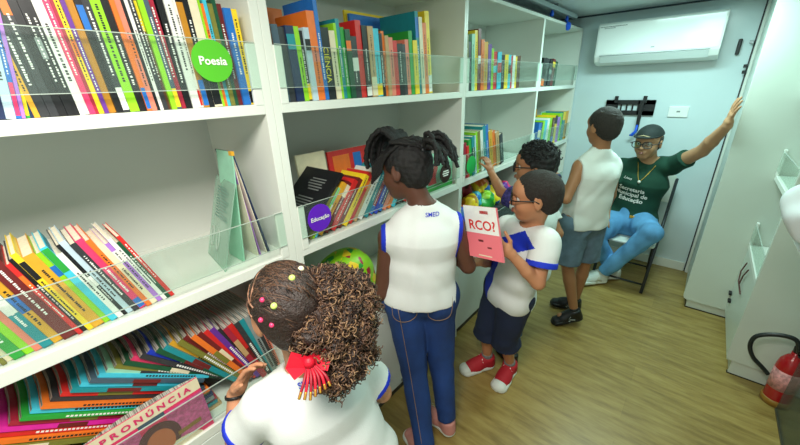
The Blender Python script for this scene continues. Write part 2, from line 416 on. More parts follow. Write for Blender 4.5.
def row_of_books(items, sx, ox, zs, zpx, xs, lean, phrase, group, hdef, ddef=0.17, end=None, zlift=0.0):
    """items: (column in a crop, colour, height or None, accent or None); lean(i/n) in degrees, + = top towards the back wall"""
    items = [tuple(it)+(None,)*(4-len(it)) for it in items]
    n = len(items); ys = [y_on(ox+it[0]/sx, xs, zs) for it in items]+[y_on(ox+end/sx, xs, zs)]
    for i, it in enumerate(items):
        L = lean(i/max(1, n-1)) if callable(lean) else lean; th = -math.radians(L)
        t = max(0.0045, (ys[i+1]-ys[i])*math.cos(th)-0.0004)
        h = it[2] or hdef+random.uniform(-0.02, 0.02)
        if th >= 0: loc = (xs+random.uniform(-0.006, 0.003), ys[i], zs+0.0005+zlift)
        else: loc = (xs+random.uniform(-0.006, 0.003), ys[i], zs+0.0005+zlift+t*math.sin(-th))
        acc = it[3] or (random.choice(['white', 'black', 'cream', 'orange', 'blue', 'yellow']) if random.random() < 0.3 else None)
        o = one_book(loc, th, t, h, min(ddef+random.uniform(-0.02, 0.02), 0.3), it[1], acc if acc != it[1] else None, marks=random.random() < 0.8)
        lf = items[i-1][1] if i else None; rt = items[i+1][1] if i < n-1 else None
        if lf and rt: w = f'between {lf} and {rt} ones'
        elif rt: w = f'left end beside a {rt} one'
        else: w = f'right end beside a {lf} one'
        tag(o, f'{it[1]} book, {ordn(i)} from left, {phrase}', 'book', group)
# top shelf, nearest column (behind the green disc)
A = [(-58,'white'),(-20,'navy'),(20,'pale blue',None,'blue'),(50,'blue',None,'pink'),(66,'lilac'),(78,'green',None,'yellow'),(92,'navy'),(104,'mustard'),(122,'charcoal'),(152,'charcoal'),(178,'black'),(203,'black',None,'grey'),(222,'black'),
 (240,'white'),(268,'pink'),(286,'crimson'),(297,'yellow',None,'orange'),(312,'purple'),(325,'ochre'),(348,'black',None,'blue'),(368,'charcoal'),(388,'lime'),(416,'black'),(438,'orange'),(452,'salmon',None,'orange'),(468,'black'),(477,'white'),(487,'charcoal'),(500,'brown'),(511,'lime'),
 (526,'slate'),(540,'crimson'),(556,'black'),(574,'white'),(597,'white',None,'red'),(606,'ochre'),(622,'black'),(637,'cream'),(661,'lime'),(669,'orange'),(677,'cyan'),(687,'olive'),(699,'dark green'),(710,'maroon'),(724,'blue'),(744,'yellow',None,'black')]
row_of_books(A, 2.963, 0, Z1, 0, XF-0.022, lambda f: -2+5*math.sin(1)*0 + (9 if f < 0.12 else (-0.5 if f > 0.7 else -1.5)), 'top shelf of nearest bookcase', 'books behind the green disc sign', 0.262, 0.18, 759)
# top shelf, second column
B = [(78,'brown',0.22),(100,'slate',0.225),(126,'charcoal',0.22),(150,'navy',0.225,'teal'),(180,'lime',0.225),(198,'black',0.215),(214,'pale blue',0.225),(234,'orange',0.275,'salmon'),(262,'blue',0.315),(276,'black',0.232),
 (308,'cream',0.225),(328,'lime',0.25),(338,'teal',0.265),(352,'green',0.24),(366,'dark green',0.235),(384,'charcoal',0.215),(410,'red',0.27),(430,'black',0.255,'white'),(450,'tan',0.255,'cream'),(470,'cyan',0.25),(492,'black',0.235),(503,'orange',0.245),
 (514,'tan',0.23),(527,'salmon',0.225),(542,'red',0.215),(557,'black',0.205),(578,'charcoal',0.205),(592,'salmon',0.225),(606,'green',0.26),(620,'yellow',0.225),(636,'teal',0.34,'blue'),(648,'cream',0.32),(660,'orange',0.30),(674,'yellow',0.35)]
row_of_books(B, 3.975, 260, Z1, 0, XF-0.022, lambda f: -3-5*max(0, f-0.5), 'top shelf of second bookcase', 'books on the second top shelf', 0.24, 0.19, 690)
bo = [o for o in bpy.data.objects if o.name.startswith('book') and o.get('label', '').startswith('black book, tenth from left, top shelf of second')][0]
# top shelf, third column
Cc = [(106,'olive',0.28),(117,'charcoal',0.25),(129,'mint',0.29),(141,'yellow',0.31),(152,'maroon',0.32),(163,'orange',0.27),(175,'mustard',0.26),(190,'purple',0.25),(203,'lime',0.23),(214,'red',0.215,'cyan'),(229,'cyan',0.215,'red'),(244,'black',0.20),
 (258,'yellow',0.205),(272,'cyan',0.205),(282,'red',0.2),(290,'white',0.205),(300,'yellow',0.2),(309,'brown',0.205)]
row_of_books(Cc, 4.044, 440, Z1, 0, XF-0.022, -4, 'top shelf of third bookcase', 'books on the third top shelf', 0.25, 0.17, 322)
Dd = [(404,'black',0.205),(416,'charcoal',0.205),(430,'black',0.2,'grey'),(442,'maroon',0.205),(452,'dark green',0.19)]
row_of_books(Dd, 4.044, 440, Z1, 0, XF-0.022, 6, 'top shelf of last bookcase', 'dark books on the last top shelf', 0.2, 0.15, 464)
# middle shelf, nearest column: leaning, tops to the left
# columns measured along the lower front edge (whole photo)
E1 = [(-26,'teal'),(-17,'brown'),(-6,'white'),(3,'olive'),(8,'cream'),(15,'green'),(27,'lime'),(36,'salmon'),(44,'teal',None,'white'),(55,'mustard'),(65,'maroon'),(79,'red'),(84,'black'),(89,'yellow',None,'black'),(95,'mustard'),(106,'lime',None,'blue'),(112,'cyan',None,'green'),(119,'white'),(125,'black'),
 (129,'pale blue'),(135,'charcoal'),(141,'pink'),(148,'orange'),(153,'cream'),(159,'lilac',None,'white'),(164,'white'),(168,'dark green'),(172,'red')]
row_of_books(E1, 1, 0, Z2, 0, XF-0.03, lambda f: -12-7*f, 'middle shelf of nearest bookcase', 'leaning books on the near middle shelf', 0.228, 0.17, 176)
# middle shelf, second column: leaning, tops to the right
E2 = [(311,'olive',0.235),(313.5,'lime',0.23),(315,'cyan',0.22,'white'),(319,'mustard',0.235),(325,'maroon',0.23),(331,'red',0.232),(337,'maroon',0.23),(343,'yellow',0.24),(348,'red',0.24,'orange'),(354,'tan',0.235),(358,'white',0.24),(364,'teal',0.25),(369,'crimson',0.235),(374,'royal blue',0.23),(378,'navy',0.225),
 (382,'salmon',0.22),(387,'orange',0.22),(391,'cyan',0.2),(395,'teal',0.2),(399,'grey',0.2),(403,'red',0.2),(408,'cream',0.2)]
row_of_books(E2, 1, 0, Z2, 0, XF-0.03, lambda f: 43-10*f, 'middle shelf of second bookcase', 'leaning books behind the purple disc sign', 0.23, 0.16, 413)
# black large book slumped at the left end, cover facing out over the others
# face-out black cover with grey blurb
def cover_card(name, corners, t, m, label, cat, group=None):
    c = [np.array(p, float) for p in corners]; n = nrm(np.cross(c[1]-c[0], c[3]-c[0])); n = n if n @ (CAM-c[0]) > 0 else -n
    o = MB().add(list(c)+[p-n*t for p in c], [[0,1,2,3],[7,6,5,4],[0,4,5,1],[1,5,6,2],[2,6,7,3],[3,7,4,0]]).build(name, m)
    if label: tag(o, label, cat, group)
    return o, c, n
bt = atx(342.5, 175.5, XF-0.04); by0 = 0.648; bh = math.hypot(bt[1]-by0, bt[2]-Z2); ba_ = -math.atan2(bt[1]-by0, bt[2]-Z2)
ob = one_book((XF-0.04, by0, Z2+0.001+0.013*math.sin(-ba_)), ba_, 0.013, bh, 0.24, 'black', None, 0)
tag(ob, 'large black book with grey blurb on its cover, leaning at left end behind purple disc', 'book')
q = MB()
for (a0, a1, b0) in [(0.06,0.15,0.84),(0.06,0.16,0.80),(0.07,0.16,0.76),(0.06,0.15,0.72),(0.07,0.14,0.68),(0.07,0.17,0.55),(0.07,0.18,0.51),(0.08,0.17,0.47),(0.08,0.18,0.43),(0.09,0.17,0.39)]:
    q.box(-a1, -a0, -0.0008, 0.0, bh*b0, bh*(b0+0.016))
q.build('cover_lettering', mat('grey_print', srgb(120,124,122), 0.6), ob)
# middle shelf, third column
k7 = lambda x: 440+x/3.711
E3 = [(92,'crimson',0.22),(101,'red',0.2),(109,'green',0.235),(120,'teal',0.25,'dark green'),(130,'pale blue',0.25),(139,'lime',0.27),(147,'olive',0.27),(157,'white',0.275),(166,'teal',0.3),(177,'blue',0.3),(188,'mustard',0.26),(200,'orange',0.25),(212,'tan',0.24),(224,'charcoal',0.22)]
E3 = [(k7(a[0]),)+a[1:] for a in E3]
row_of_books(E3, 1, 0, Z2, 0, XF-0.022, lambda f: -6-10*f, 'middle shelf of third bookcase', 'books behind the green disc on the middle shelf', 0.25, 0.17, k7(236))
E4 = [(352,'blue',0.22),(362,'navy',0.22),(370,'lime',0.23),(378,'cyan',0.23),(387,'white',0.24),(396,'lime',0.24),(406,'brown',0.235),(415,'yellow',0.25),(424,'lilac',0.23),(434,'lime',0.26),(444,'teal',0.27),(454,'mustard',0.27),(463,'orange',0.26)]
E4 = [(k7(a[0]),)+a[1:] for a in E4]
row_of_books(E4, 1, 0, Z2, 0, XF-0.022, lambda f: 8-8*f, 'middle shelf of last bookcase', 'books on the last middle shelf', 0.24, 0.16, k7(472))
# larger volumes seen face-out behind the upright rows
def facing(y0, y1, z0, z1, x, color, lean, label, extra=None):
    m = MB().box(-0.012, 0, 0, y1-y0, 0, z1-z0)
    o = m.build('book', cm(color)); o.location = (x, y0, z0+0.001); o.rotation_euler = (0, math.radians(-lean), 0)
    MB().box(-0.0105, -0.0015, 0.003, y1-y0+0.0008, 0.003, z1-z0+0.0008).build('pages', PAPER, o)
    if extra: extra(o, y1-y0, z1-z0)
    tag(o, label, 'book'); return o
def pic(*rects):
    def f(o, w, h):
        for (a, b_, c_, d_, col) in rects: MB().box(0.0, 0.0008, a*w, b_*w, c_*h, d_*h).build('cover_picture', cm(col), o)
    return f
facing(0.665, 0.845, Z1, Z1+0.315, XF-0.225, 'orange', 4, 'large orange picture book standing face out, top shelf of second bookcase', pic((0.3,0.75,0.5,0.8,'cream')))
facing(0.87, 1.03, Z1, Z1+0.30, XF-0.245, 'teal', 4, 'large teal picture book with flowers standing behind the upright books', pic((0.05,0.95,0.55,0.8,'olive'),(0.3,0.6,0.62,0.75,'orange')))
facing(1.20, 1.46, Z1, Z1+0.345, XF-0.25, 'blue', 3, 'large blue picture book face out near the yellow top corner', pic((0.05,0.95,0.1,0.86,'olive')))
facing(1.19, 1.50, Z1, Z1+0.36, XF-0.268, 'yellow', 3, 'tall yellow board behind the blue picture book, top shelf')
facing(1.28, 1.42, Z1, Z1+0.27, XF-0.228, 'lime', 3, 'small lime picture book with lilac panel behind red book', pic((0.3,0.9,0.5,0.85,'lilac')))
facing(1.05, 1.32, Z2, Z2+0.26, XF-0.30, 'red', 8, 'red face out book behind the leaning row by the braided girl', pic((0.6,0.8,0.6,0.9,'blue'),(0.1,0.5,0.55,0.9,'orange')))
facing(0.86, 1.02, Z2, Z2+0.275, XF-0.28, 'cream', 8, 'cream face out book behind the leaning row, second bookcase', pic((0.1,0.9,0.1,0.5,'olive')))
facing(1.83, 2.10, Z2, Z2+0.31, XF-0.25, 'teal', 4, 'teal face out book behind the row, third middle shelf', pic((0.1,0.9,0.5,0.8,'dark green')))
facing(3.15, 3.55, Z2, Z2+0.30, XF-0.22, 'mustard', 3, 'mustard face out book behind the row on the last middle shelf')
facing(3.58, 3.80, Z2, Z2+0.27, XF-0.19, 'mint', 3, 'mint green face out book at right end, last middle shelf', pic((0.3,0.8,0.3,0.7,'yellow')))
# CIENCIA lettering on the black spine
def spine_text(o, s, size, m, t):
    me = text_mesh('spine_title', s, size, m, None, (0,0,0), (0,0,-1), (0,1,0), off=0)
    for v in me.data.vertices: v.co = Vector((0.0012, v.co.y+t/2, v.co.z+0.115))
    me.parent = o
for k in [k for k in bo.children if k.name.startswith('spine')]: bpy.data.objects.remove(k)
spine_text(bo, 'CIÊNCIA', 0.03, mat('yellow_print', srgb(240,225,60), 0.5), 0.028)

# magazines fanned out on the lower shelf of the nearest column
MAGC = ['olive','orange','red','magenta','crimson','green','cyan','orange','charcoal','red','teal','cyan','slate','cyan','mint','olive','dark green','pink','charcoal','royal blue','dark green','teal','mustard','olive','maroon','orange','maroon','red','purple','charcoal','crimson','red','charcoal','teal','grey','charcoal','salmon']
pgm = bpy.data.materials.new('magazine_pages'); pgm.use_nodes = True; nt = pgm.node_tree; b = nt.nodes['Principled BSDF']; b.inputs['Roughness'].default_value = 0.6
tc = nt.nodes.new('ShaderNodeTexCoord'); mp = nt.nodes.new('ShaderNodeMapping'); mp.inputs['Scale'].default_value = (6, 240, 6); nt.links.new(tc.outputs['Object'], mp.inputs['Vector'])
n1 = nt.nodes.new('ShaderNodeTexNoise'); n1.inputs['Scale'].default_value = 2.0; nt.links.new(mp.outputs[0], n1.inputs['Vector'])
r1 = nt.nodes.new('ShaderNodeValToRGB'); e = r1.color_ramp.elements; e[0].position = 0.35; e[0].color = (*srgb(84, 78, 72), 1); e[1].position = 0.62; e[1].color = (*srgb(196, 190, 178), 1)
nt.links.new(n1.outputs[0], r1.inputs[0]); nt.links.new(r1.outputs[0], b.inputs['Base Color'])
def magazine(loc, rx, t, h, d, color, amp, ph, acc):
    nx = 14; pts = []
    for i in range(nx+1):
        s = i/nx; pts.append((-d*s, amp*math.sin(s*math.pi*1.5+ph)*s+amp*0.4*math.sin(9*s+ph)*s))
    def slab(a0, a1, z0, z1, tr=0):
        vs = []; fs = []; p = pts[:nx+1-tr]; m = len(p)
        for (x, y) in p:
            for (aa, z) in ((a0, z0), (a1, z0), (a1, z1), (a0, z1)): vs.append((x, y+aa, z))
        fs += [[0,1,2,3], [4*m-1,4*m-2,4*m-3,4*m-4]]
        for i in range(m-1):
            for k in range(4): fs.append([4*i+k, 4*i+4+k, 4*i+4+(k+1)%4, 4*i+(k+1)%4])
        return vs, fs
    m = MB(); c = 0.0008
    for a0, a1 in ((0, c), (t-c, t)): m.add(*slab(a0, a1, 0, h))
    m.box(-0.001, 0.0008, 0, t, 0, h)
    o = m.build('magazine', cm(color), smooth=False); o.location = loc; o.rotation_euler = (rx, 0, 0)
    pg = MB().add(*slab(c, t-c, 0.001, h-0.001)).build('pages', pgm, o)
    q = MB(); z = 0.03+acc*0.05
    if acc > 0.55: q.box(0.0009, 0.0013, 0.0005, t-0.0005, h*(0.2+0.3*acc), h*(0.28+0.5*acc)); q.build('spine_band', cm(random.choice(['charcoal','cream','olive','maroon','tan'])), o)
    elif acc > 0.1:
        while z < 0.2: q.box(0.0009, 0.0013, t*0.3, t*0.7, z, z+0.006); z += 0.009
        q.build('spine_lettering', INK if lum(color) < 130 else INKB, o)
    return o
nm = len(MAGC); xm = XF-0.07
for i, colr in enumerate(MAGC):
    f = i/(nm-1)
    # top-left corner of each spine follows the fan: bottom left of the photo up to the girl's face
    yt = -0.25+0.69*f; L = 51 if yt < 0 else (51-125*yt if yt < 0.16 else max(8, 31-80*(yt-0.16)))
    zt = 0.962+0.028*math.sin(math.pi*min(1, f*1.3))-(0.02 if f > 0.8 else 0); h = 0.315 if f > 0.2 else 0.29
    th = math.radians(L)                       # top towards -y
    t = 0.69/(nm-1)*math.cos(th)*0.96
    dy, dz = -math.sin(th)*h, math.cos(th)*h
    o = magazine((xm+random.uniform(-0.008, 0.008), yt-dy+0.0, zt-dz), th, t, h, 0.27+random.uniform(-0.02, 0.02), colr, 0.016, 0.15*math.sin(i*0.9), random.random())
    tag(o, f'{colr} magazine, {ordn(i)} from left of the fanned magazines on the near lower shelf', 'magazine', 'magazines fanned on the near lower shelf')
for i in range(8):      # the flat pile the fanned magazines lean on
    cc = ['tan','teal','crimson','grey','navy','olive','orange','slate'][i]
    o = magazine((xm-0.004*(i % 3), 0.262-0.006*(i % 2)-0.004*i, Z3+0.001+0.0135*i), math.pi/2, 0.0125, 0.27, 0.22, cc, 0.0, 0, 0.0)
    tag(o, f'{cc} magazine, {ordn(i)} from the bottom of the flat pile under the fanned magazines', 'magazine', 'flat pile of magazines on the near lower shelf')
for i in range(9):
    cc = ['maroon','green','cream','slate','red','teal','olive','navy','tan'][i]
    o = magazine((xm-0.004*(i % 3), -0.03-0.006*(i % 2)-0.010*i, Z3+0.001+0.0135*i), math.pi/2, 0.0125, 0.27, 0.22, cc, 0.0, 0, 0.0)
    tag(o, f'{cc} magazine, {ordn(i)} from the bottom of the left flat pile on the lower shelf', 'magazine', 'left flat pile of magazines on the near lower shelf')
# magazine standing face out against the lower guard
a, b2, c3 = atx(83, 447, XF-0.012), atx(196.5, 377.5, XF-0.012), atx(212, 428, XF-0.012)
dl = nrm(b2-a); up = V(0, -dl[2], dl[1]); 
wd = np.linalg.norm(b2-a); hd = 0.27
P = lambda s, t_, o_=0.0: a+dl*s*wd+up*(t_*hd-hd)+V(o_, 0, 0)
mg, c, n = cover_card('magazine', [P(0,1), P(0,0), P(1,0), P(1,1)], 0.003, cm('pink'), 'pink magazine with long cream title band standing face out at front', 'magazine')
pgo = MB()
vs = []; N = 12
for i in range(N+1):
    s = i/N; bulge = 0.02*math.sin(math.pi*min(1, s))
    for off_, zz in ((-0.004, 1.0), (-0.006-bulge, 1.0), (-0.006-bulge, 0.02), (-0.004, 0.02)): vs.append(P(s, zz, off_))
fs = [[0,1,2,3], [4*N+3,4*N+2,4*N+1,4*N]]+[[4*i+k, 4*i+(k+1)%4, 4*i+4+(k+1)%4, 4*i+4+k] for i in range(N) for k in range(4)]
pgo.add(vs, fs).build('pages', pgm, mg)
def patch(s0, s1, t0, t1, m, name='cover_picture', off=0.0006):
    return MB().add([P(s0,t1,off), P(s0,t0,off), P(s1,t0,off), P(s1,t1,off)], [[0,1,2,3]]).build(name, m, mg)
patch(0.0, 1.0, 0.84, 1.0, cm('cream'), 'title_band'); patch(0.38, 0.62, 0.78, 0.84, cm('slate'))
patch(0.05, 0.38, 0.56, 0.80, mat('magenta_print', srgb(206, 92, 150), 0.5, noise=0.3, nscale=90)); patch(0.62, 1.0, 0.3, 0.80, MATS['magenta_print'])
# portrait on the cover: hair, face, collar
def blob(cs, ct, rs, rt, m, off, name='cover_picture'):
    ps = [P(cs+rs*math.cos(t), ct+rt*math.sin(t), off) for t in np.linspace(0, 2*math.pi, 25)[:-1]]
    return MB().add(ps, [list(range(24))]).build(name, m, mg)
blob(0.5, 0.5, 0.20, 0.24, mat('hair_print', srgb(92, 46, 60), 0.5), 0.0010); blob(0.5, 0.46, 0.13, 0.19, mat('face_print', srgb(196, 106, 76), 0.5), 0.0014)
blob(0.58, 0.22, 0.3, 0.14, cm('cream'), 0.0012); patch(0.66, 0.9, 0.40, 0.46, mat('gold_print', srgb(150, 110, 60), 0.5), off=0.0016)
text_mesh('cover_title', 'P R O N Ú N C I A', 0.027, mat('pink_print', srgb(220, 52, 110), 0.5), mg, P(0.5, 0.915, 0.001), dl, up, bold=0.001, xs=wd/0.27)

# leaflet stand and the books behind it on the near middle shelf
q0, q1 = atz(208, 253, Z2+0.003), atz(225, 272, Z2+0.003)
t0, t1 = aty(218, 181, q0[1]+0.0), aty(243, 190, q1[1]+0.02)
t0 = V(q0[0]+0.01, q0[1]+0.085, 1.43); t1 = t0+(q1-q0)
STL = clear_mat('green_acrylic', (0.80, 0.93, 0.86), 0.35, body=(0.55, 0.75, 0.65))
st, c, n = cover_card('leaflet_stand', [t0, q0, q1, t1], 0.003, STL, 'clear green acrylic leaflet stand with printed text on middle shelf', 'leaflet stand')
if n @ (CAM-t0) < 0: n = -n
q = MB(); uu = t1-t0; vv = q0-t0
for i in range(11):
    b0 = 0.1+i*0.035; a1 = random.uniform(0.6, 0.85)
    q.add([t0+uu*0.2+vv*b0+n*0.001, t0+uu*0.2+vv*(b0+0.012)+n*0.001, t0+uu*a1+vv*(b0+0.012)+n*0.001, t0+uu*a1+vv*b0+n*0.001], [[0,1,2,3]])
q.build('printed_lines', mat('teal_print', srgb(96, 140, 128), 0.6), st)
for a0 in (0.22, 0.52):
    pts = [t0+uu*(a0+0.07*math.cos(t))+vv*(0.72+0.12*math.sin(t))+n*0.003 for t in np.linspace(0, 2*math.pi, 17)]
    MB().tube(pts, 0.0018, 6).build('finger_slot', ACRE, st)
apx = atx(228.5, 151.5, -1.12); fl_ = atx(214, 262, -1.12); fr_ = atx(246, 262, -1.12)
ya_, za_ = apx[1], apx[2]; zb_ = Z2+0.002
def board(y0, y1, t, d, m, name, parent=None, x0=0.0, zc=0.0):
    return MB().add([(x0, ya_, za_-zc), (x0, ya_+t, za_-zc), (x0, y1+t, zb_), (x0, y1, zb_), (x0-d, ya_, za_-zc), (x0-d, ya_+t, za_-zc), (x0-d, y1+t, zb_), (x0-d, y1, zb_)], [[0,1,2,3],[7,6,5,4],[0,4,5,1],[1,5,6,2],[2,6,7,3],[3,7,4,0]]).build(name, m, parent)
bx = board(0, ya_+0.060, 0.004, 0.12, cm('navy'), 'book'); bx.location = (-1.10, 0, 0)
board(0, ya_-0.035, 0.004, 0.11, cm('mint'), 'cover', bx)
board(0, ya_+0.052, 0.0025, 0.11, PAPER, 'pages', bx, -0.003, 0.004); board(0, ya_+0.02, 0.002, 0.10, PAPER, 'pages', bx, -0.003, 0.03); board(0, ya_+0.03, 0.002, 0.10, cm('lilac'), 'pages', bx, -0.006, 0.06)
MB().box(-0.02, 0.001, ya_-0.002, ya_+0.007, za_-0.012, za_+0.001).build('spine_cap', cm('mustard'), bx)
tag(bx, 'navy picture book standing open like a tent behind the leaflet stand', 'book')

# round shelf signs
def disc(name, y, z, r, color, text, size, label, ink=INK):
    o = MB().lathe((XF+0.0062, y, z), [(0.0005, 0.0), (r, 0.0), (r, 0.003), (0.0005, 0.003)], 48, ax=0).build(name, mat('sign_'+text[:3]+str(color), srgb(*color), 0.35))
    tag(o, label, 'shelf sign', 'round shelf signs')
    return o
d1 = disc('shelf_sign', 0.447, 1.776, 0.0515, (86, 186, 42), 'Poesia', 0, 'lime green round sign reading Poesia on the top shelf guard')
text_mesh('sign_lettering', 'Poesia', 0.028, INK, d1, (XF+0.0095, 0.447, 1.776), (0,1,0), (0,0,1), bold=0.0006)
d2 = disc('shelf_sign', 0.722, 1.247, 0.053, (98, 30, 196), 'Educacao', 0, 'purple round sign reading Educação on the middle shelf guard')
text_mesh('sign_lettering', 'Educação', 0.0225, INK, d2, (XF+0.0095, 0.722, 1.247), (0,1,0), (0,0,1), bold=0.0005)
d3 = disc('shelf_sign', 1.578, 1.246, 0.053, (44, 26, 24), 'x', 0, 'dark brown round sign beside the braided girl')
q = MB()
for zz, w in ((0.012, 0.026), (0.0, 0.032), (-0.012, 0.024)): q.box(XF+0.0094, XF+0.0098, 1.578-w, 1.578+w, 1.246+zz-0.0035, 1.246+zz+0.0035)
q.build('sign_lettering', INK, d3)
d4 = disc('shelf_sign', 1.862, 1.240, 0.054, (28, 178, 84), 'y', 0, 'emerald green round sign near the raised hand of the boy')
# picture card at the right end of the second column
pc = MB().box(XF-0.03, XF-0.026, 1.44, 1.70, Z2+0.002, Z2+0.21).build('picture_card', cm('mint')); tag(pc, 'pale picture card with green base and red figure on middle shelf', 'card')
MB().box(XF-0.026, XF-0.0255, 1.44, 1.70, Z2+0.002, Z2+0.035).build('green_base', cm('green'), pc)
MB().add([(XF-0.0252, 1.46+p[0], Z2+p[1]) for p in [(0.0,0.04),(0.02,0.09),(0.05,0.12),(0.06,0.18),(0.085,0.19),(0.09,0.12),(0.07,0.08),(0.08,0.04)]], [list(range(8))]).build('red_figure', cm('red'), pc)

# colourful things on the lower shelves
def lumpy(name, c, r, cols_, seed, label, cat, group=None, sc=14, amp=0.012, pat=28):
    m = bpy.data.materials.new('pattern'); m.use_nodes = True; nt = m.node_tree; b = nt.nodes['Principled BSDF']; b.inputs['Roughness'].default_value = 0.35
    tc = nt.nodes.new('ShaderNodeTexCoord'); vo = nt.nodes.new('ShaderNodeTexVoronoi'); vo.inputs['Scale'].default_value = pat
    nt.links.new(tc.outputs['Object'], vo.inputs['Vector']); rr = nt.nodes.new('ShaderNodeValToRGB'); rr.color_ramp.interpolation = 'CONSTANT'
    el = rr.color_ramp.elements
    for i, cc in enumerate(cols_):
        x = el[i] if i < 2 else el.new(0.5); x.position = i/len(cols_); x.color = (*srgb(*PAL[cc]), 1)
    sx_ = nt.nodes.new('ShaderNodeSeparateColor'); nt.links.new(vo.outputs['Color'], sx_.inputs[0])
    nt.links.new(sx_.outputs[0], rr.inputs[0]); nt.links.new(rr.outputs[0], b.inputs['Base Color'])
    rnd = np.random.RandomState(seed); pr = []
    for k in range(5):
        off = (rnd.rand(3)-0.5)*np.array(r)*0.9; pr.append(ell(V(c)+off, np.array(r)*(0.55+0.25*rnd.rand()), I3, 0.02))
    pr.append(ell(c, r, I3, 0.02))
    pr.append(plane((0, 0, c[2]-r[2]*0.8), (0, 0, -1)))
    o, _ = solid(name, pr, 0.008, m, None, folds=amp, seed=seed, fsc=sc)
    tag(o, label, cat, group)
    return o
cush = lumpy('floral_cushion', (XF-0.16, 0.93, 0.80), (0.12, 0.2, 0.17), ['lime','yellow','lime','green','lime','yellow','crimson','lime'], 3, 'lime yellow cushion with flower print on the lower shelf', 'cushion', amp=0.006)
tys = [('royal blue','blue',1.90,0.86),('orange','red',1.99,0.84),('charcoal','navy',1.86,0.93),('yellow','ochre',2.10,0.90),('blue','cyan',2.20,0.88),('olive','brown',2.02,0.96),('green','lime',2.32,0.86),('blue','royal blue',2.35,0.93),('crimson','brown',2.16,0.97),('yellow','blue',2.45,0.88),('charcoal','olive',2.50,0.94),('red','orange',1.82,0.82),('purple','pink',2.62,0.88),('orange','yellow',2.30,0.99)]
for i, (ca, cb, y, z) in enumerate(tys):
    near = tys[i-1][0] if i else 'olive'
    lumpy('cloth_puppet', (XF-0.12-0.05*(i % 3), y, z), (0.06, 0.07, 0.06 if z > 0.9 else 0.075), [ca, cb, ca], 20+i, f'crumpled {ca} and {cb} cloth puppet heaped on the third lower shelf', 'puppet', 'cloth puppets heaped on the third lower shelf', sc=40, amp=0.014, pat=18)
for y in (1.9, 2.15, 2.4, 2.65):
    pass
bn = MB().box(XF-0.26, XF-0.03, 1.80, 2.75, Z3+0.002, Z3+0.16).build('storage_tray', cm('charcoal'), bevel=0.01); tag(bn, 'dark low tray under the heap of cloth puppets', 'tray')
# ------------------------------------------------------------------ back wall fittings
a, b_, c_ = aty(599.5, 22.5, 3.67), aty(731, 9.4, 3.67), aty(598, 66, 3.70)
ax0, ax1, az1, az0 = a[0], b_[0], (a[2]+b_[2])/2, c_[2]
ac = empty('air_conditioner', (0, 0, 0), 'white wall mounted split air conditioner high on the back wall', 'air conditioner')
prof = [(3.87, az1), (3.70, az1), (3.678, az1-0.012), (3.668, az1-0.05), (3.672, az0+0.075), (3.70, az0+0.03), (3.76, az0+0.005), (3.87, az0)]
MB().prism(prof, 0, ax0, ax1).build('housing', WHITEP, ac, bevel=0.006)
MB().prism([(3.664, az1-0.02), (3.671, az1-0.02), (3.674, az0+0.085), (3.667, az0+0.085)], 0, ax0+0.012, ax1-0.012).build('front_panel', mat('ac_gloss', srgb(240,244,243), 0.12), ac, bevel=0.002)
MB().prism([(3.673, az0+0.07), (3.70, az0+0.024), (3.696, az0+0.021), (3.668, az0+0.068)], 0, ax0+0.045, ax1-0.06).build('air_flap', mat('ac_flap', srgb(206,214,214), 0.3), ac)
MB().prism([(3.676, az0+0.075), (3.667, az0+0.075), (3.667, az0+0.079), (3.676, az0+0.079)], 0, ax0+0.04, ax1-0.055).build('flap_gap', mat('grey_gap', srgb(120,130,134), 0.6), ac)
q = MB(); x = ax0+0.02
for i in range(16):
    w = random.uniform(0.005, 0.012); q.box(x, x+w, 3.6625, 3.664, az1-0.035, az1-0.030); x += w+0.003
x = ax0+0.05
for i in range(7):
    w = random.uniform(0.005, 0.010); q.box(x, x+w, 3.6625, 3.664, az1-0.046, az1-0.042); x += w+0.003
q.build('printed_lines', mat('grey_print2', srgb(110,116,120), 0.6), ac)
MB().box((ax0+ax1)/2-0.012, (ax0+ax1)/2+0.012, 3.664, 3.667, az0+0.115, az0+0.123).build('badge', STEEL, ac)
# television bracket
M0 = lambda u, v: aty(u, v, YB-0.02)
p, q_ = M0(606.5, 101), M0(653.5, 113)
mx0, mx1, mz1, mz0 = p[0], q_[0], M0(630, 100)[2], M0(630, 115)[2]
tv = empty('television_bracket', (0, YB, 0), 'black metal television bracket on the back wall above the seated man', 'wall bracket')
tv.location = (0, 0, 0)
h4 = (mz1-mz0)
mb = MB().box(mx0, mx1, YB-0.02, YB-0.001, mz1-0.3*h4, mz1).box(mx0, mx1, YB-0.02, YB-0.001, mz0, mz0+0.3*h4)
mb.box(mx0, mx0+0.1, YB-0.02, YB-0.001, mz0, mz1).box(mx1-0.13, mx1, YB-0.02, YB-0.001, mz0, mz1)
for i in range(3): mb.box(mx0+0.1+0.045*i+0.02, mx0+0.1+0.045*i+0.032, YB-0.019, YB-0.001, mz0, mz1)
mb.build('wall_plate', BLK, tv, bevel=0.002)
for u in (616.5, 645):
    x = M0(u, 101)[0]; MB().box(x-0.014, x+0.014, YB-0.045, YB-0.02, mz1-0.2*h4, mz1+0.035).build('hook', BLK, tv, bevel=0.003)
xa = M0(643, 101)[0]; MB().prism([(xa-0.016, mz1), (xa+0.016, mz1), (xa+0.012, mz0-0.135), (xa-0.012, mz0-0.135)], 1, YB-0.05, YB-0.035).build('tilt_arm', BLK, tv, bevel=0.002)
pb = M0(638, 127); tag(MB().tube([(xa, YB-0.055, mz0-0.08), (xa-0.004, YB-0.06, mz0-0.14), (pb[0]-0.03, YB-0.06, mz0-0.17), (pb[0]-0.05, YB-0.055, mz0-0.175)], [0.008,0.012,0.014,0.006], 8).build('cable_tie', mat('blue_plastic', srgb(20, 90, 220), 0.35), None, True), 'blue plastic tie at the bottom of the black bracket arm', 'cable tie')
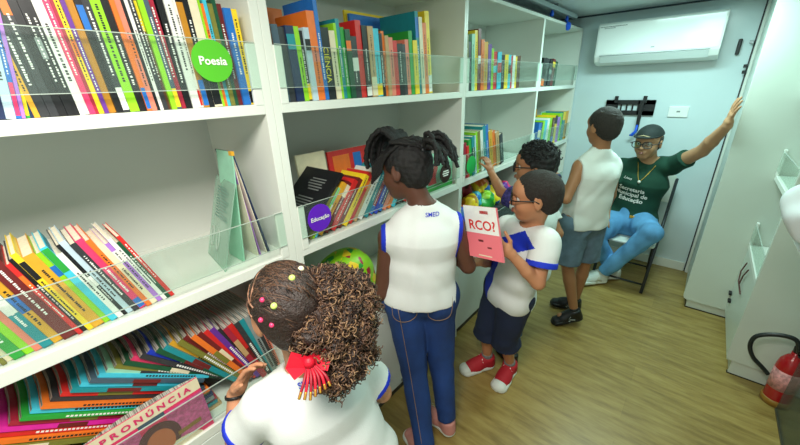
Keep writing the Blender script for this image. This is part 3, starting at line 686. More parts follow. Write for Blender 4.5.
# blank socket plate
s0, s1, s2 = M0(667, 117), M0(687, 117), M0(689, 106)
so = empty('socket_plate', (0, 0, 0), 'white rectangular socket plate on the back wall right of the man', 'wall socket')
MB().box(s0[0], s1[0], YB-0.012, YB-0.0005, s0[2], s2[2]-0.005).build('cover_plate', WHITEP, so, bevel=0.003)
cx_, cz_ = (s0[0]+s1[0])/2, (s0[2]+s2[2])/2
MB().box(cx_-0.012, cx_+0.012, YB-0.014, YB-0.011, cz_-0.006, cz_+0.006).build('outlet', mat('grey_plastic', srgb(130,134,136), 0.4), so)
# small black holder right of the air conditioner
h0, h1 = M0(735, 55), M0(744.5, 38.5)
ho = MB().box(h0[0]-0.004, h1[0]-0.006, YB-0.03, YB-0.001, h0[2], h1[2]).build('remote_holder', BLK, bevel=0.006)
tag(ho, 'small black remote control holder right of the air conditioner', 'holder')
MB().box(h0[0]+0.004, h1[0]-0.014, YB-0.034, YB-0.03, h0[2]+0.02, h1[2]-0.01).build('front_slot', mat('dark_grey', srgb(38,40,44), 0.5), ho)
# light rail above the bookcases and blue clips
rl = empty('cable_rail', (0, 0, 0), 'pale metal rail running above the bookcase tops', 'rail')
e0 = np.array([-1.19, 2.2, 2.2])
ye_ = atx(577, 13, -1.04)[1]; MB().box(-1.07, -1.03, 1.2, ye_, 2.195, 2.225).build('rail_channel', mat('rail_metal', srgb(176,190,196), 0.35), rl, bevel=0.003)
MB().box(-1.09, -1.05, 1.2, 3.80, 2.141, 2.152).build('lower_strip', BLK, rl)
for y in (2.05, 2.56, 3.1): MB().box(-1.065, -1.035, y-0.012, y+0.012, 2.22, ZC).build('hanger', STEEL, rl)
for k, y in enumerate((3.02, 3.38)):
    tag(MB().tube([(-1.05, y, 2.153), (-1.05, y, 2.17), (-1.05, y, 2.194)], [0.012,0.015,0.009], 8).build('rail_clip', MATS['blue_plastic'], None, True), ['blue plastic clip under the rail, nearer of the two', 'blue plastic clip under the rail, farther of the two'][k], 'clip')
tk = atx(568.5, 25.5, XF+0.012); tag(MB().lathe((XF+0.001, tk[1], tk[2]-0.004), [(0.001,0),(0.036,0.0),(0.038,0.008),(0.026,0.024),(0.001,0.03)], 6, ax=0).build('corner_clip', MATS['blue_plastic'], None, bevel=0.003), 'bright blue plastic corner clip on the top edge of the last bookcase', 'clip')

# ------------------------------------------------------------------ right side units
def rounded(x0, x1, z0, z1, r, corners):
    pts = []
    for (cx, cz, a0, key) in ((x0+r, z0+r, 180, 'bl'), (x1-r, z0+r, 270, 'br'), (x1-r, z1-r, 0, 'tr'), (x0+r, z1-r, 90, 'tl')):
        if key in corners:
            for k in range(7): t = math.radians(a0+15*k); pts.append((cx+r*math.cos(t), cz+r*math.sin(t)))
        else: pts.append({'bl':(x0,z0),'br':(x1,z0),'tr':(x1,z1),'tl':(x0,z1)}[key])
    return pts
CABM = mat('cabinet_laminate', srgb(206, 214, 204), 0.35, noise=0.02, nscale=3)
xb = aty(720.6, 309, 3.18)[0]
cb = empty('tall_cabinet', (0, 0, 0), 'tall white cabinet with rounded lower corner beside the back wall', 'cabinet')
MB().prism(rounded(0.168, 1.04, 0.07, 2.235, 0.035, ('bl',)), 1, 3.18, 3.20).build('end_panel', CABM, cb, bevel=0.002)
MB().box(0.175, 1.04, 3.2, 3.84, 0.07, 2.235).build('carcass', CABM, cb)
MB().box(0.20, 1.04, 3.20, 3.80, 0.0, 0.07).build('toe_kick', CABM, cb)
MB().box(0.195, 1.04, 3.195, 3.81, 0.0, 0.006).build('floor_seal', BLK, cb)
uB = empty('low_display_shelf', (0, 0, 0), 'white display shelf unit with clear guards beside the tall cabinet', 'shelf unit')
x2 = 0.415
MB().box(x2+0.30, x2+0.315, 2.54, 3.178, 0.07, 2.2).build('back_panel', CABM, uB)
for z in (0.62, 1.105, 1.60):
    MB().box(x2, x2+0.30, 2.54, 3.178, z-0.03, z).build('shelf', LAM, uB, bevel=0.002)
    g = MB().box(x2-0.005, x2-0.002, 2.56, 3.15, z+0.03, z+0.15).build('guard_panel', ACR, uB)
    MB().box(x2-0.0055, x2-0.0015, 2.56, 3.15, z+0.1495, z+0.1525).build('panel_edge', ACRE, g)
    MB().box(x2-0.002, x2+0.012, 3.14, 3.177, z, z+0.16).build('guard_bracket', LAM, uB, bevel=0.002)
MB().box(x2+0.004, x2+0.02, 2.54, 3.177, 0.075, 0.585).build('door', CABM, uB, bevel=0.003)
MB().box(x2+0.03, x2+0.28, 2.54, 3.17, 0.0, 0.075).build('toe_kick', CABM, uB)
for k, (ua, va) in enumerate([(731, 293.5), (730, 301)]):
    p = atx(ua, va, x2); MB().box(x2-0.012, x2+0.004, p[1]-0.02, p[1]+0.025, p[2]-0.008, p[2]+0.010).build('door_lock', BLK, uB, bevel=0.002)
for k, pts in enumerate([[(747,263),(741,271),(738.5,281),(740,294)], [(748.5,270),(743,276),(739,284),(740,292)]]):
    ps = [atx(u, v, x2-0.006) for u, v in pts]
    tag(MB().tube(ps, 0.004, 6).build('cable', mat('brown_cable', srgb(92, 52, 48), 0.5), None, True), ['upper dark cable curving on the door of the display shelf', 'lower dark cable curving on the door of the display shelf'][k], 'cable')
cp = empty('end_cabinet', (0, 0, 0), 'white cabinet end with rounded lower corners behind the fire extinguisher', 'cabinet')
MB().prism(rounded(0.408, 0.71, 0.095, 2.2, 0.035, ('bl','br')), 1, 2.51, 2.538).build('end_panel', CABM, cp, bevel=0.002)
MB().box(0.44, 0.67, 2.518, 2.538, 0.0, 0.095).build('toe_kick', CABM, cp)
MB().box(0.435, 0.675, 2.515, 2.538, 0.0, 0.006).build('floor_seal', BLK, cp)
for i, (cc, y, w, h_) in enumerate([('orange', 2.66, 0.02, 0.2), ('navy', 2.70, 0.03, 0.19), ('crimson', 2.73, 0.018, 0.21), ('white', 2.755, 0.015, 0.2)]):
    o = one_book((x2+0.04, y, 1.106), 0, w, h_, 0.15, cc, None, 0, math.pi); o.location.y += w
    tag(o, f'{cc} book on the right display shelf, {ordn(i)} from the near end', 'book', 'books on the right display shelf')
# tinted acrylic panel at the right edge with its foot rail
pn = empty('tinted_panel', (0, 0, 0), 'tinted clear acrylic panel standing at the right edge beside the extinguisher', 'panel')
f0 = atz(777, 414); exx, exy = atz(773, 401)[:2]; f0[1] = exy-0.085; f0[0] -= 0.015; MB().box(f0[0]+0.012, f0[0]+0.018, 0.9, f0[1]+0.02, 0.004, 1.25).build('acrylic_sheet', ACRD, pn)
MB().box(f0[0]+0.008, f0[0]+0.022, 0.9, f0[1]+0.02, 0.0, 0.008).build('foot_rail', mat('rail_dark', srgb(70,66,50), 0.5), pn)
# fire extinguisher with its black hose
fe = empty('fire_extinguisher', (exx, exy, 0), 'red fire extinguisher with black hose standing before the rounded cabinet', 'fire extinguisher')
REDP = mat('red_enamel', srgb(176, 22, 30), 0.25, coat=0.4)
MB().lathe((0,0,0), [(0.001,0.008),(0.046,0.008),(0.052,0.02),(0.052,0.205),(0.046,0.235),(0.028,0.262),(0.018,0.27),(0.018,0.285),(0.001,0.285)], 32).build('cylinder', REDP, fe, True)
MB().lathe((0,0,0), [(0.001,0),(0.056,0),(0.058,0.03),(0.052,0.032)], 32).build('base_ring', mat('amber_plastic', srgb(150, 110, 40), 0.4), fe, True)
MB().lathe((0,0,0.0), [(0.0524,0.09),(0.0530,0.09),(0.0530,0.19),(0.0524,0.19)], 32).build('label_band', mat('label_pink', srgb(222, 150, 150), 0.5, noise=0.5, nscale=60), fe, True)
MB().lathe((0,0,0), [(0.001,0.283),(0.016,0.283),(0.018,0.31),(0.010,0.325),(0.001,0.325)], 16).build('valve', BLK, fe, True)
MB().box(-0.012, 0.012, -0.09, 0.02, 0.318, 0.330).box(-0.010, 0.010, -0.08, 0.015, 0.298, 0.304).build('squeeze_handle', BLK, fe, bevel=0.003)
hp = [aty(u, v, exy-0.07) for u, v in [(790,363),(799,352),(797,341),(785,336),(768,334.5),(755,337),(750,346),(753,357),(761,366),(768,374)]]
hp = [(p-V(exx, exy, 0))/V(1,1,1.2) for p in hp]; hp[0] = V(0, -0.012, 0.30); fe.scale = (1, 1, 1.2)
def smooth_pts(ps, n=5):
    out = []
    ps = [V(p) for p in ps]
    for i in range(len(ps)-1):
        p0, p1, p2, p3 = ps[max(i-1,0)], ps[i], ps[i+1], ps[min(i+2,len(ps)-1)]
        for k in range(n):
            t = k/n; out.append(0.5*((2*p1)+(-p0+p2)*t+(2*p0-5*p1+4*p2-p3)*t*t+(-p0+3*p1-3*p2+p3)*t**3))
    return out+[ps[-1]]
MB().tube(smooth_pts(hp), 0.010, 10).build('hose', mat('black_rubber', srgb(28,34,34), 0.4), fe, True)
# white cloth at the right edge, on a small shelf of the near unit
pc_ = aty(812, 200, 1.55)
sh = MB().box(pc_[0]+0.01, 1.05, pc_[1]-0.35, pc_[1]+0.08, pc_[2]-0.16, pc_[2]-0.13).build('wall_shelf', LAM, bevel=0.003); tag(sh, 'white wall shelf at the right edge carrying a folded white cloth', 'shelf')
cl, _ = solid('folded_cloth', [ell(pc_+V(0.02,0,-0.03), (0.07,0.10,0.11), I3, 0.02), ell(pc_+V(0.1,-0.08,-0.02), (0.12,0.14,0.12), I3, 0.02), plane(pc_+V(0,0,-0.129), (0,0,-1))], 0.008, mat('white_cloth', srgb(226,234,240), 0.8), folds=0.012, seed=5, fsc=30)
tag(cl, 'white folded cloth on the wall shelf at the right edge', 'cloth')

# ------------------------------------------------------------------ folding chair under the seated man
ch = empty('folding_chair', (-0.29, 3.46, 0), 'folding chair with pale plastic back and dark legs under the seated man', 'chair')
CH = mat('chair_plastic', srgb(226, 232, 222), 0.4)
MB().prism(rounded(-0.2, 0.2, -0.19, 0.19, 0.05, ('bl','br','tl','tr')), 2, 0.385, 0.402).build('seat', CH, ch, bevel=0.004)
bk = MB()
for i in range(9):
    t = -0.21+0.42*i/8; yy = 0.30+0.04*(1-(t/0.21)**2)
    if i: bk.add([(t0_, y0_, 0.66), (t, yy, 0.66), (t, yy, 0.93-0.03*abs(t/0.21)**3), (t0_, y0_, 0.93-0.03*abs(t0_/0.21)**3), (t0_, y0_+0.015, 0.66), (t, yy+0.015, 0.66), (t, yy+0.015, 0.93-0.03*abs(t/0.21)**3), (t0_, y0_+0.015, 0.93-0.03*abs(t0_/0.21)**3)], [[0,1,2,3],[7,6,5,4],[0,4,5,1],[3,2,6,7],[0,3,7,4],[1,5,6,2]])
    t0_, y0_ = t, yy
bk.build('backrest', CH, ch)
for sx in (-1, 1):
    MB().tube([(sx*0.19, -0.26, 0), (sx*0.205, 0.02, 0.42), (sx*0.215, 0.31, 0.88)], 0.012, 10).build('leg', DARKM, ch, True)
    MB().tube([(sx*0.175, 0.25, 0), (sx*0.18, 0.05, 0.41)], 0.011, 10).build('leg', DARKM, ch, True)
MB().tube([(-0.19, -0.21, 0.06), (0.19, -0.21, 0.06)], 0.009, 8).build('crossbar', DARKM, ch, True)
MB().tube([(-0.175, 0.24, 0.03), (0.175, 0.24, 0.03)], 0.008, 8).build('crossbar', DARKM, ch, True)
# ------------------------------------------------------------------ people
def skinmat(key, c): return mat(key, srgb(*c), 0.48, noise=0.05, nscale=14, spec=0.4)
EYEW = mat('eye_white', srgb(232, 228, 222), 0.2); IRIS = mat('eye_dark', srgb(34, 22, 18), 0.15); LIPM = {}
class Head:
    def __init__(s, c, F, U, H):
        s.c = V(c); s.F = nrm(F); U = V(U); s.U = nrm(U-s.F*(U@s.F)); s.S = np.cross(s.U, s.F); s.H = H; s.M = np.array([s.F, s.S, s.U])
    def p(s, f, sd, u): return s.c+s.H*(f*s.F+sd*s.S+u*s.U)
    def prims(s, neck, rneck):
        H = s.H; E = lambda c, r, k=0.0, op='+': ell(s.p(*c), np.array(r)*H, s.M, k, op)
        P = [E((-0.06,0,0.12), (0.43,0.345,0.38)), E((0.09,0,-0.17), (0.27,0.265,0.30), 0.03), E((0.22,0,-0.36), (0.13,0.15,0.12), 0.03),
             E((0.20,0.15,-0.13), (0.15,0.13,0.15), 0.02), E((0.20,-0.15,-0.13), (0.15,0.13,0.15), 0.02), E((0.24,0,0.16), (0.15,0.26,0.17), 0.03),
             E((0.345,0.14,0.015), (0.085,0.10,0.055), 0.014, '-'), E((0.345,-0.14,0.015), (0.085,0.10,0.055), 0.014, '-'),
             rc(s.p(0.34,0,0.05), s.p(0.43,0,-0.10), 0.03*H, 0.048*H, 0.012), E((0.40,0.05,-0.115), (0.05,0.04,0.033), 0.006), E((0.40,-0.05,-0.115), (0.05,0.04,0.033), 0.006),
             E((0.345,0,-0.25), (0.07,0.12,0.06), 0.012)]
        for q in (1, -1):
            A = nrm(s.S*q+0.35*s.F*-1); B = np.cross(s.U, A); Me = np.array([B, A, s.U])
            P.append(ell(s.p(-0.05, 0.345*q, -0.02), np.array([0.085,0.035,0.145])*H, Me, 0.006))
            P.append(ell(s.p(-0.045, 0.40*q, -0.0), np.array([0.045,0.03,0.085])*H, Me, 0.006, '-'))
        P.append(rc(s.p(-0.10,0,-0.22), neck, rneck, rneck*1.08, 0.02))
        return P
    def details(s, root, eyes=True, look=0.0, brow=(30,20,16), lip=(150,84,76)):
        H = s.H
        for q in (1, -1):
            c = s.p(0.272, 0.14*q, 0.015)-rel(root); e = MB()
            sphere(e, c, 0.062*H, s.M); o = e.build('eye', EYEW, root, True)
            d = nrm(s.F+s.S*look); g = MB(); sphere(g, c+d*0.034*H, 0.033*H, s.M); g.build('iris', IRIS, o, True)
            MB().tube([s.p(0.355,0.05*q,0.115)-rel(root), s.p(0.37,0.13*q,0.135)-rel(root), s.p(0.325,0.225*q,0.105)-rel(root)], [0.012*H,0.018*H,0.008*H], 6).build('eyebrow', mat('brow_%d' % brow[0], srgb(*brow), 0.7), root, True)
        lm = mat('lip_%d_%d' % lip[:2], srgb(*lip), 0.4)
        for u, w, r in ((-0.232, 0.095, 0.020), (-0.268, 0.08, 0.024)):
            MB().tube([s.p(0.345,-w,(u-0.25)*0.2-0.2)-rel(root) if 0 else s.p(0.37,-w,-0.25)-rel(root), s.p(0.412,-w*0.5,u)-rel(root), s.p(0.424,0,u-0.002)-rel(root), s.p(0.412,w*0.5,u)-rel(root), s.p(0.37,w,-0.25)-rel(root)], [0.006*H,r*H*0.85,r*H,r*H*0.85,0.006*H], 8).build('lip', lm, root, True)
    def glasses(s, root, m, r=0.115, square=1.0):
        H = s.H; g = MB(); b = rel(root)
        for q in (1, -1):
            pts = []
            for t in np.linspace(0, 2*math.pi, 25):
                ct, st_ = math.cos(t), math.sin(t); ct = math.copysign(abs(ct)**square, ct); st_ = math.copysign(abs(st_)**square, st_)
                pts.append(s.p(0.43-0.04*abs(0.15*1+r*ct*q if 0 else 0), 0.155*q+r*1.08*ct, 0.005+r*0.82*st_)-b)
            g.tube(pts, 0.013*H, 6)
            g.tube([s.p(0.43, 0.27*q, 0.03)-b, s.p(0.36, 0.36*q, 0.04)-b, s.p(0.0, 0.375*q, 0.03)-b, s.p(-0.07, 0.37*q, -0.02)-b], 0.012*H, 6)
        g.tube([s.p(0.43,0.05,0.02)-b, s.p(0.445,0,0.03)-b, s.p(0.43,-0.05,0.02)-b], 0.012*H, 6)
        go = g.build('glasses', m, root, True)
        for q in (1, -1):
            pts = [s.p(0.43, 0.155*q+r*1.0*math.cos(t), 0.005+r*0.78*math.sin(t))-b for t in np.linspace(0, 2*math.pi, 21)[:-1]]
            MB().add(pts+[p-s.F*0.001 for p in pts], [list(range(20)), list(range(39,19,-1))]+[[i,20+i,20+(i+1)%20,(i+1)%20] for i in range(20)]).build('lens', LENS, go)
def sphere(mb, c, r, M, n=14, m=10, s3=(1,1,1)):
    vs = [c+r*s3[2]*M[2]]; 
    for i in range(1, m):
        a = math.pi*i/m
        for k in range(n):
            t = 2*math.pi*k/n; vs.append(c+r*(s3[0]*math.sin(a)*math.cos(t)*M[0]+s3[1]*math.sin(a)*math.sin(t)*M[1]+s3[2]*math.cos(a)*M[2]))
    vs.append(c-r*s3[2]*M[2]); fs = []
    for k in range(n): fs.append([0, 1+k, 1+(k+1)%n]); fs.append([len(vs)-1, 1+(m-2)*n+(k+1)%n, 1+(m-2)*n+k])
    for i in range(m-2):
        for k in range(n): fs.append([1+i*n+k, 1+(i+1)*n+k, 1+(i+1)*n+(k+1)%n, 1+i*n+(k+1)%n])
    mb.add(vs, fs)
LENS = clear_mat('lens_glass', (0.92, 0.95, 0.96), 0.01, body=(0.5,0.7,0.8))

def hand(w, d, n, s, curl=0.5, spread=0.16, thumb_side=1, thumb_out=0.8):
    """w wrist, d finger direction, n palm side, s hand length; fingers bend towards n"""
    w, d = V(w), nrm(d); n = V(n); n = nrm(n-d*(n@d)); a = np.cross(n, d)*thumb_side    # towards the thumb
    P = [rc(w, w+d*0.16*s, 0.135*s, 0.15*s, 0.01, a, 1.25), rc(w+d*0.18*s+a*0.06*s, w+d*0.46*s+a*0.09*s, 0.095*s, 0.08*s, 0.01, a, 1.35), rc(w+d*0.18*s-a*0.06*s, w+d*0.44*s-a*0.09*s, 0.09*s, 0.07*s, 0.01, a, 1.35)]
    r = 0.052*s
    for j, (o, L, dd) in enumerate(((0.165, 0.46, 0.50), (0.055, 0.52, 0.53), (-0.055, 0.48, 0.51), (-0.16, 0.38, 0.46))):
        p = w+d*dd*s+a*o*s*1.05; ang = (1.5-j)*spread; f = d*math.cos(ang)+a*math.sin(ang); c = curl*(0.85+0.12*j); t = 0.35*c
        for k, fr in enumerate((0.45, 0.30, 0.25)):
            q = p+L*fr*s*(f*math.cos(t)+n*math.sin(t)); P.append(rc(p, q, r*(1-0.1*k), r*(0.92-0.1*k), 0.003 if k == 0 else 0.002)); p = q; t += c
    p = w+d*0.14*s+a*0.11*s; f = nrm(d*(1.0-0.35*thumb_out)+a*thumb_out+n*0.25)
    q = p+f*0.24*s; P.append(rc(p, q, 0.075*s, 0.062*s, 0.006)); f2 = nrm(d+a*0.35+n*(0.2+curl*0.5)); q2 = q+f2*0.17*s
    P.append(rc(q, q2, 0.058*s, 0.052*s, 0.003)); P.append(rc(q2, q2+nrm(f2+n*0.2*curl)*0.13*s, 0.052*s, 0.044*s, 0.002))
    return P
class Fig: pass
def figure(J, k, headF, headU, HH, hands, rn=None):
    """J joints, k thickness scale (1 = child of 1.3 m)"""
    f = Fig(); f.J = {n_: V(v) for n_, v in J.items()}; J = f.J; f.k = k
    sd = nrm(J['shL']-J['shR']); pel = J['pel']; up = nrm(J['neck']-pel); sd = nrm(sd-up*(sd@up)); f.side = sd; f.front = np.cross(sd, up); f.up = up
    psd = nrm(J['hipL']-J['hipR']) if 'hipL' in J else nrm(0.6*sd+0.4*nrm(J['anL']-J['anR']+1e-6*sd) if 0 else sd)
    hl = J.get('hipL', pel+psd*0.070*k-V(0,0,0.01)*k); hr = J.get('hipR', pel-psd*0.070*k-V(0,0,0.01)*k); f.hl, f.hr = hl, hr
    f.head = Head(J['head'], headF, headU, HH)
    ch = pel+(J['neck']-pel)*0.70; wa = pel+(J['neck']-pel)*0.33; fr = f.front
    f.torso = lambda e=0.0, w=1.0: [rc(hl, hr, 0.088*k+e, 0.088*k+e, 0.02), rc(pel, wa, 0.092*k*w+e, 0.080*k*w+e, 0.03, sd, 1.32), rc(wa, ch, 0.080*k*w+e, 0.090*k*w+e, 0.03, sd, 1.35),
        rc(ch, J['neck']-up*0.045*k, 0.088*k+e, 0.052*k+e, 0.03, sd, 1.35), rc(J['shL']-up*0.008*k, J['shR']-up*0.008*k, 0.040*k+e, 0.040*k+e, 0.03),
        rc(J['neck']+up*0.005*k, J['shL']*0.55+J['neck']*0.45, 0.036*k+e, 0.036*k+e, 0.03), rc(J['neck']+up*0.005*k, J['shR']*0.55+J['neck']*0.45, 0.036*k+e, 0.036*k+e, 0.03)]
    P = f.head.prims(J['neck'], rn or 0.043*k)+f.torso()
    for s_ in 'LR':
        P += [rc(J['sh'+s_], J['el'+s_], 0.038*k, 0.030*k, 0.02), rc(J['el'+s_], J['el'+s_]*0.6+J['wr'+s_]*0.4, 0.030*k, 0.029*k, 0.01), rc(J['el'+s_]*0.6+J['wr'+s_]*0.4, J['wr'+s_], 0.029*k, 0.020*k, 0.01)]
        hp = hl if s_ == 'L' else hr
        P += [rc(hp, J['kn'+s_], 0.068*k, 0.041*k, 0.012), rc(J['kn'+s_], J['kn'+s_]*0.65+J['an'+s_]*0.35, 0.040*k, 0.041*k, 0.008), rc(J['kn'+s_]*0.65+J['an'+s_]*0.35, J['an'+s_], 0.041*k, 0.026*k, 0.008)]
        t = J['toe'+s_]; t = V(t[0]-J['an'+s_][0], t[1]-J['an'+s_][1], 0); P.append(rc(J['an'+s_]-V(0,0,0.035)*k, J['an'+s_]-V(0,0,0.045)*k+nrm(t)*0.09*k, 0.022*k, 0.018*k, 0.01))
        if s_ in hands: P += hand(J['wr'+s_], *hands[s_])
    f.prims = P
    return f
def sleeve(f, s_, frac, e, flare=0.008):
    J, k = f.J, f.k; a = J['sh'+s_]; b = a+(J['el'+s_]-a)*frac
    return [rc(a, b, 0.040*k+e, 0.034*k+e+flare, 0.02, flat=True)]
def skirt(f, e, low=0.10, w=1.3, r2=0.094):
    pel, wa = f.J['pel'], f.J['pel']+(f.J['neck']-f.J['pel'])*0.36
    return [rc(wa, pel-f.up*low*f.k, 0.082*f.k+e, r2*f.k+e, 0.03, f.side, w)]
def trouser(f, s_, frac, e, flare=0.0):
    """frac 0..1 thigh, 1..2 shin"""
    J, k = f.J, f.k; hp = f.hl if s_ == 'L' else f.hr; kn, an = J['kn'+s_], J['an'+s_]
    if frac <= 1:
        b = hp+(kn-hp)*frac; return [rc(hp, b, 0.078*k+e, (0.078-0.03*frac)*k+e+flare, 0.02, flat=True)]
    b = kn+(an-kn)*(frac-1)
    return [rc(hp, kn, 0.078*k+e, 0.050*k+e, 0.02), rc(kn, b, 0.050*k+e, (0.048-0.018*(frac-1))*k+e+flare, 0.012, flat=True)]
def shoe(f, s_, root, L, upper, solec, name='shoe', toecap=None, laces=None, h=0.0045, stripe=None):
    J = f.J; an, toe = J['an'+s_], J['toe'+s_]; d = V(toe[0]-an[0], toe[1]-an[1], toe[2]-an[2]+ (an[2]-toe[2] if abs(an[2]) < 0.14 else 0)); 
    zfloor = 0.0
    d = f.__dict__.get('foot'+s_, nrm(V(toe[0]-an[0], toe[1]-an[1], 0))); sd = nrm(np.cross(V(0,0,1), d)); upv = np.cross(d, sd)
    g = an-upv*f.__dict__.get('anh', 0.075); g = V(g)            # ground point under the ankle
    heel = g-d*0.22*L; tip = g+d*0.78*L; w = 0.19*L
    up_ = [rc(heel+d*0.17*L+upv*0.13*L, g+d*0.35*L+upv*0.12*L, 0.135*L, 0.145*L, 0.02), rc(g+d*0.3*L+upv*0.12*L, tip-d*0.19*L+upv*0.10*L, 0.14*L, 0.125*L, 0.02, sd, 1.25),
           rc(an-upv*0.006, g+d*0.38*L+upv*0.16*L, 0.165*L, 0.135*L, 0.02), rc(heel+d*0.16*L+upv*0.12*L, an+upv*0.004-d*0.03*L, 0.15*L, 0.155*L, 0.02, flat=True), plane(g+upv*0.045*L, -upv)]
    o, _ = solid(name, up_, h, upper if not isinstance(upper, list) else upper, root)
    so_ = [rc(heel+d*0.17*L+upv*0.05*L, g+d*0.3*L+upv*0.05*L, 0.165*L, 0.155*L, 0.01), rc(g+d*0.3*L+upv*0.05*L, tip-d*0.20*L+upv*0.05*L, 0.155*L, 0.165*L, 0.01, sd, 1.22), plane(g+upv*0.004, -upv), plane(g+upv*0.115*L, upv)]
    solid('sole', so_, h, solec, o)
    if toecap: solid('toe_cap', [rc(tip-d*0.20*L+upv*0.09*L, tip-d*0.17*L+upv*0.08*L, 0.14*L, 0.14*L, 0, sd, 1.28), plane(tip-d*0.27*L, -d), plane(g+upv*0.05*L, -upv)], h*0.8, toecap, o)
    if laces:
        lb = MB()
        for i in range(5):
            c = g+d*(0.24+0.065*i)*L+upv*(0.29-0.018*i)*L-rel(root) if 0 else g+d*(0.20+0.07*i)*L+upv*(0.285-0.022*i)*L
            for q in (1, -1): lb.tube([c+sd*q*0.10*L-upv*0.045*L, c+upv*0.006, c-sd*q*0.10*L+d*0.05*L-upv*0.045*L], 0.0042, 6)
        c = g+d*0.18*L+upv*0.30*L
        for q in (1, -1): lb.tube([c, c+sd*q*0.08*L+upv*0.05*L, c+sd*q*0.13*L-upv*0.01*L, c+sd*q*0.05*L+d*0.03*L], 0.004, 6); 
        lo = lb.build('laces', laces, o, True)
        lo.data.transform(Matrix.Translation(Vector(-rel(root)))) if root is not None else None
    if stripe:
        sb = MB()
        for q in (1, -1):
            sb.tube([g+d*0.05*L+sd*q*0.15*L+upv*0.10*L, g+d*0.25*L+sd*q*0.158*L+upv*0.16*L, g+d*0.15*L+sd*q*0.14*L+upv*0.24*L], 0.005, 6)
            sb.tube([g+d*0.2*L+sd*q*0.165*L+upv*0.09*L, g+d*0.38*L+sd*q*0.165*L+upv*0.16*L, g+d*0.30*L+sd*q*0.12*L+upv*0.25*L], 0.004, 6)
        so2 = sb.build('stripe', stripe, o, True); so2.data.transform(Matrix.Translation(Vector(-rel(root))))
    return o
def sock(f, s_, root, m, top=0.045, r=0.034):
    an = f.J['an'+s_]; kn = f.J['kn'+s_]; d = nrm(kn-an)
    fd = f.__dict__.get('foot'+s_, nrm(V(f.J['toe'+s_][0]-an[0], f.J['toe'+s_][1]-an[1], 0))); k_ = f.k
    return solid('sock', [rc(an-d*0.02, an+d*top, r, r, 0, flat=True), rc(an-V(0,0,0.03)*k_, an-V(0,0,0.040)*k_+fd*0.075*k_, 0.031*k_, 0.026*k_, 0.01)], 0.005, m, root)[0]
def hair_cap(f, root, m, line, e=0.05, h=0.005, amp=0.003, extra=(), seed=1, name='hair', sc=60, fine=0.0):
    """hair shell over the skull kept behind / above planes given in head space"""
    hd = f.head; H = hd.H
    P = [ell(hd.p(-0.07,0,0.13), np.array([0.43+e,0.345+e,0.38+e])*H, hd.M, 0.0), ell(hd.p(-0.22,0,-0.08), np.array([0.25+e*0.6,0.27+e*0.6,0.28])*H, hd.M, 0.02)]
    P += [p for p in extra]
    for (c, n) in line:
        nn = n[0]*hd.F+n[1]*hd.S+n[2]*hd.U
        P.append(('&', (lambda Q, cc=hd.p(*c), nv=nrm(nn): -((Q-cc)@nv)), None, None, 0))
    r = np.random.RandomState(seed); D = [(nrm(r.normal(size=3)), r.rand()*6.28) for _ in range(6)]
    def dsp(v): return amp*sum(np.sin(v@d*sc*(1+0.35*i)+p) for i, (d, p) in enumerate(D))/3.0
    return solid(name, P, h, m, root, disp=dsp)
def person(label, loc): return empty('person', loc, label, 'person')
def body(f, root, m, h=0.0045): return solid('body', f.prims, h, m, root)
JEAN = mat('blue_denim', srgb(24, 58, 118), 0.8, noise=0.28, nscale=7, bump=0.15, bscale=400)
WTEE = mat('white_cotton', srgb(226, 230, 228), 0.85, noise=0.02, nscale=9, bump=0.1, bscale=300)
BLUEC = mat('royal_cotton', srgb(16, 48, 196), 0.75)
HAIRB = mat('black_hair', srgb(14, 12, 13), 0.6, noise=0.3, nscale=150, bump=0.5, bscale=260)
WRUB = mat('white_rubber', srgb(222, 226, 218), 0.5)

# ---- curly haired girl in front
r = person('girl with curly ponytail, red bow and white collared shirt at the front', (-0.62, 0.40, 0))
J = dict(head=aty(288,308,.362), neck=(-.68,.37,.985), shL=(-.73,.26,.925), shR=(-.635,.50,.945), elR=(-.60,.575,.79), wrR=(-.78,.55,.74), elL=(-.80,.20,.80), wrL=atx(235,394,-.845), pel=(-.60,.41,.64),
  hipL=(-.615,.345,.63), hipR=(-.585,.475,.63), knL=(-.64,.33,.34), knR=(-.61,.49,.34), anL=(-.60,.32,.075), anR=(-.57,.49,.075), toeL=(-.72,.32,.03), toeR=(-.69,.50,.03))
hd = nrm(atx(264,343,-.80)-J['wrL'])
f = figure(J, 0.97, (-0.96,0.22,-0.12), (-0.10,0.0,1), 0.232, {'L': (hd, (0.9,0.5,0.1), 0.135, 0.45, 0.10, 1), 'R': ((-1,0.1,0.1), (0,-.3,-1), 0.13, 0.6, 0.1, -1)})
SK1 = skinmat('skin_tan', (198, 140, 106)); body(f, r, SK1, 0.004); f.head.details(r, brow=(60,40,30), lip=(186,110,100))
P = f.torso(0.014, 1.12)+skirt(f, 0.018)+sleeve(f, 'L', 0.62, 0.016, 0.014)+sleeve(f, 'R', 0.62, 0.016, 0.014)+[plane((0,0,0.55), (0,0,-1)), rc(f.J['neck']-f.up*0.03, f.J['neck']+f.up*0.03, 0.050, 0.046, 0.0, flat=True), rc(f.J['neck']+f.up*0.015, f.J['neck']+f.up*0.09, 0.043, 0.045, 0.004, op='-')]
shm, bv = solid('shirt', P, 0.0045, [WTEE, BLUEC], r, folds=0.004, seed=11, fsc=20)
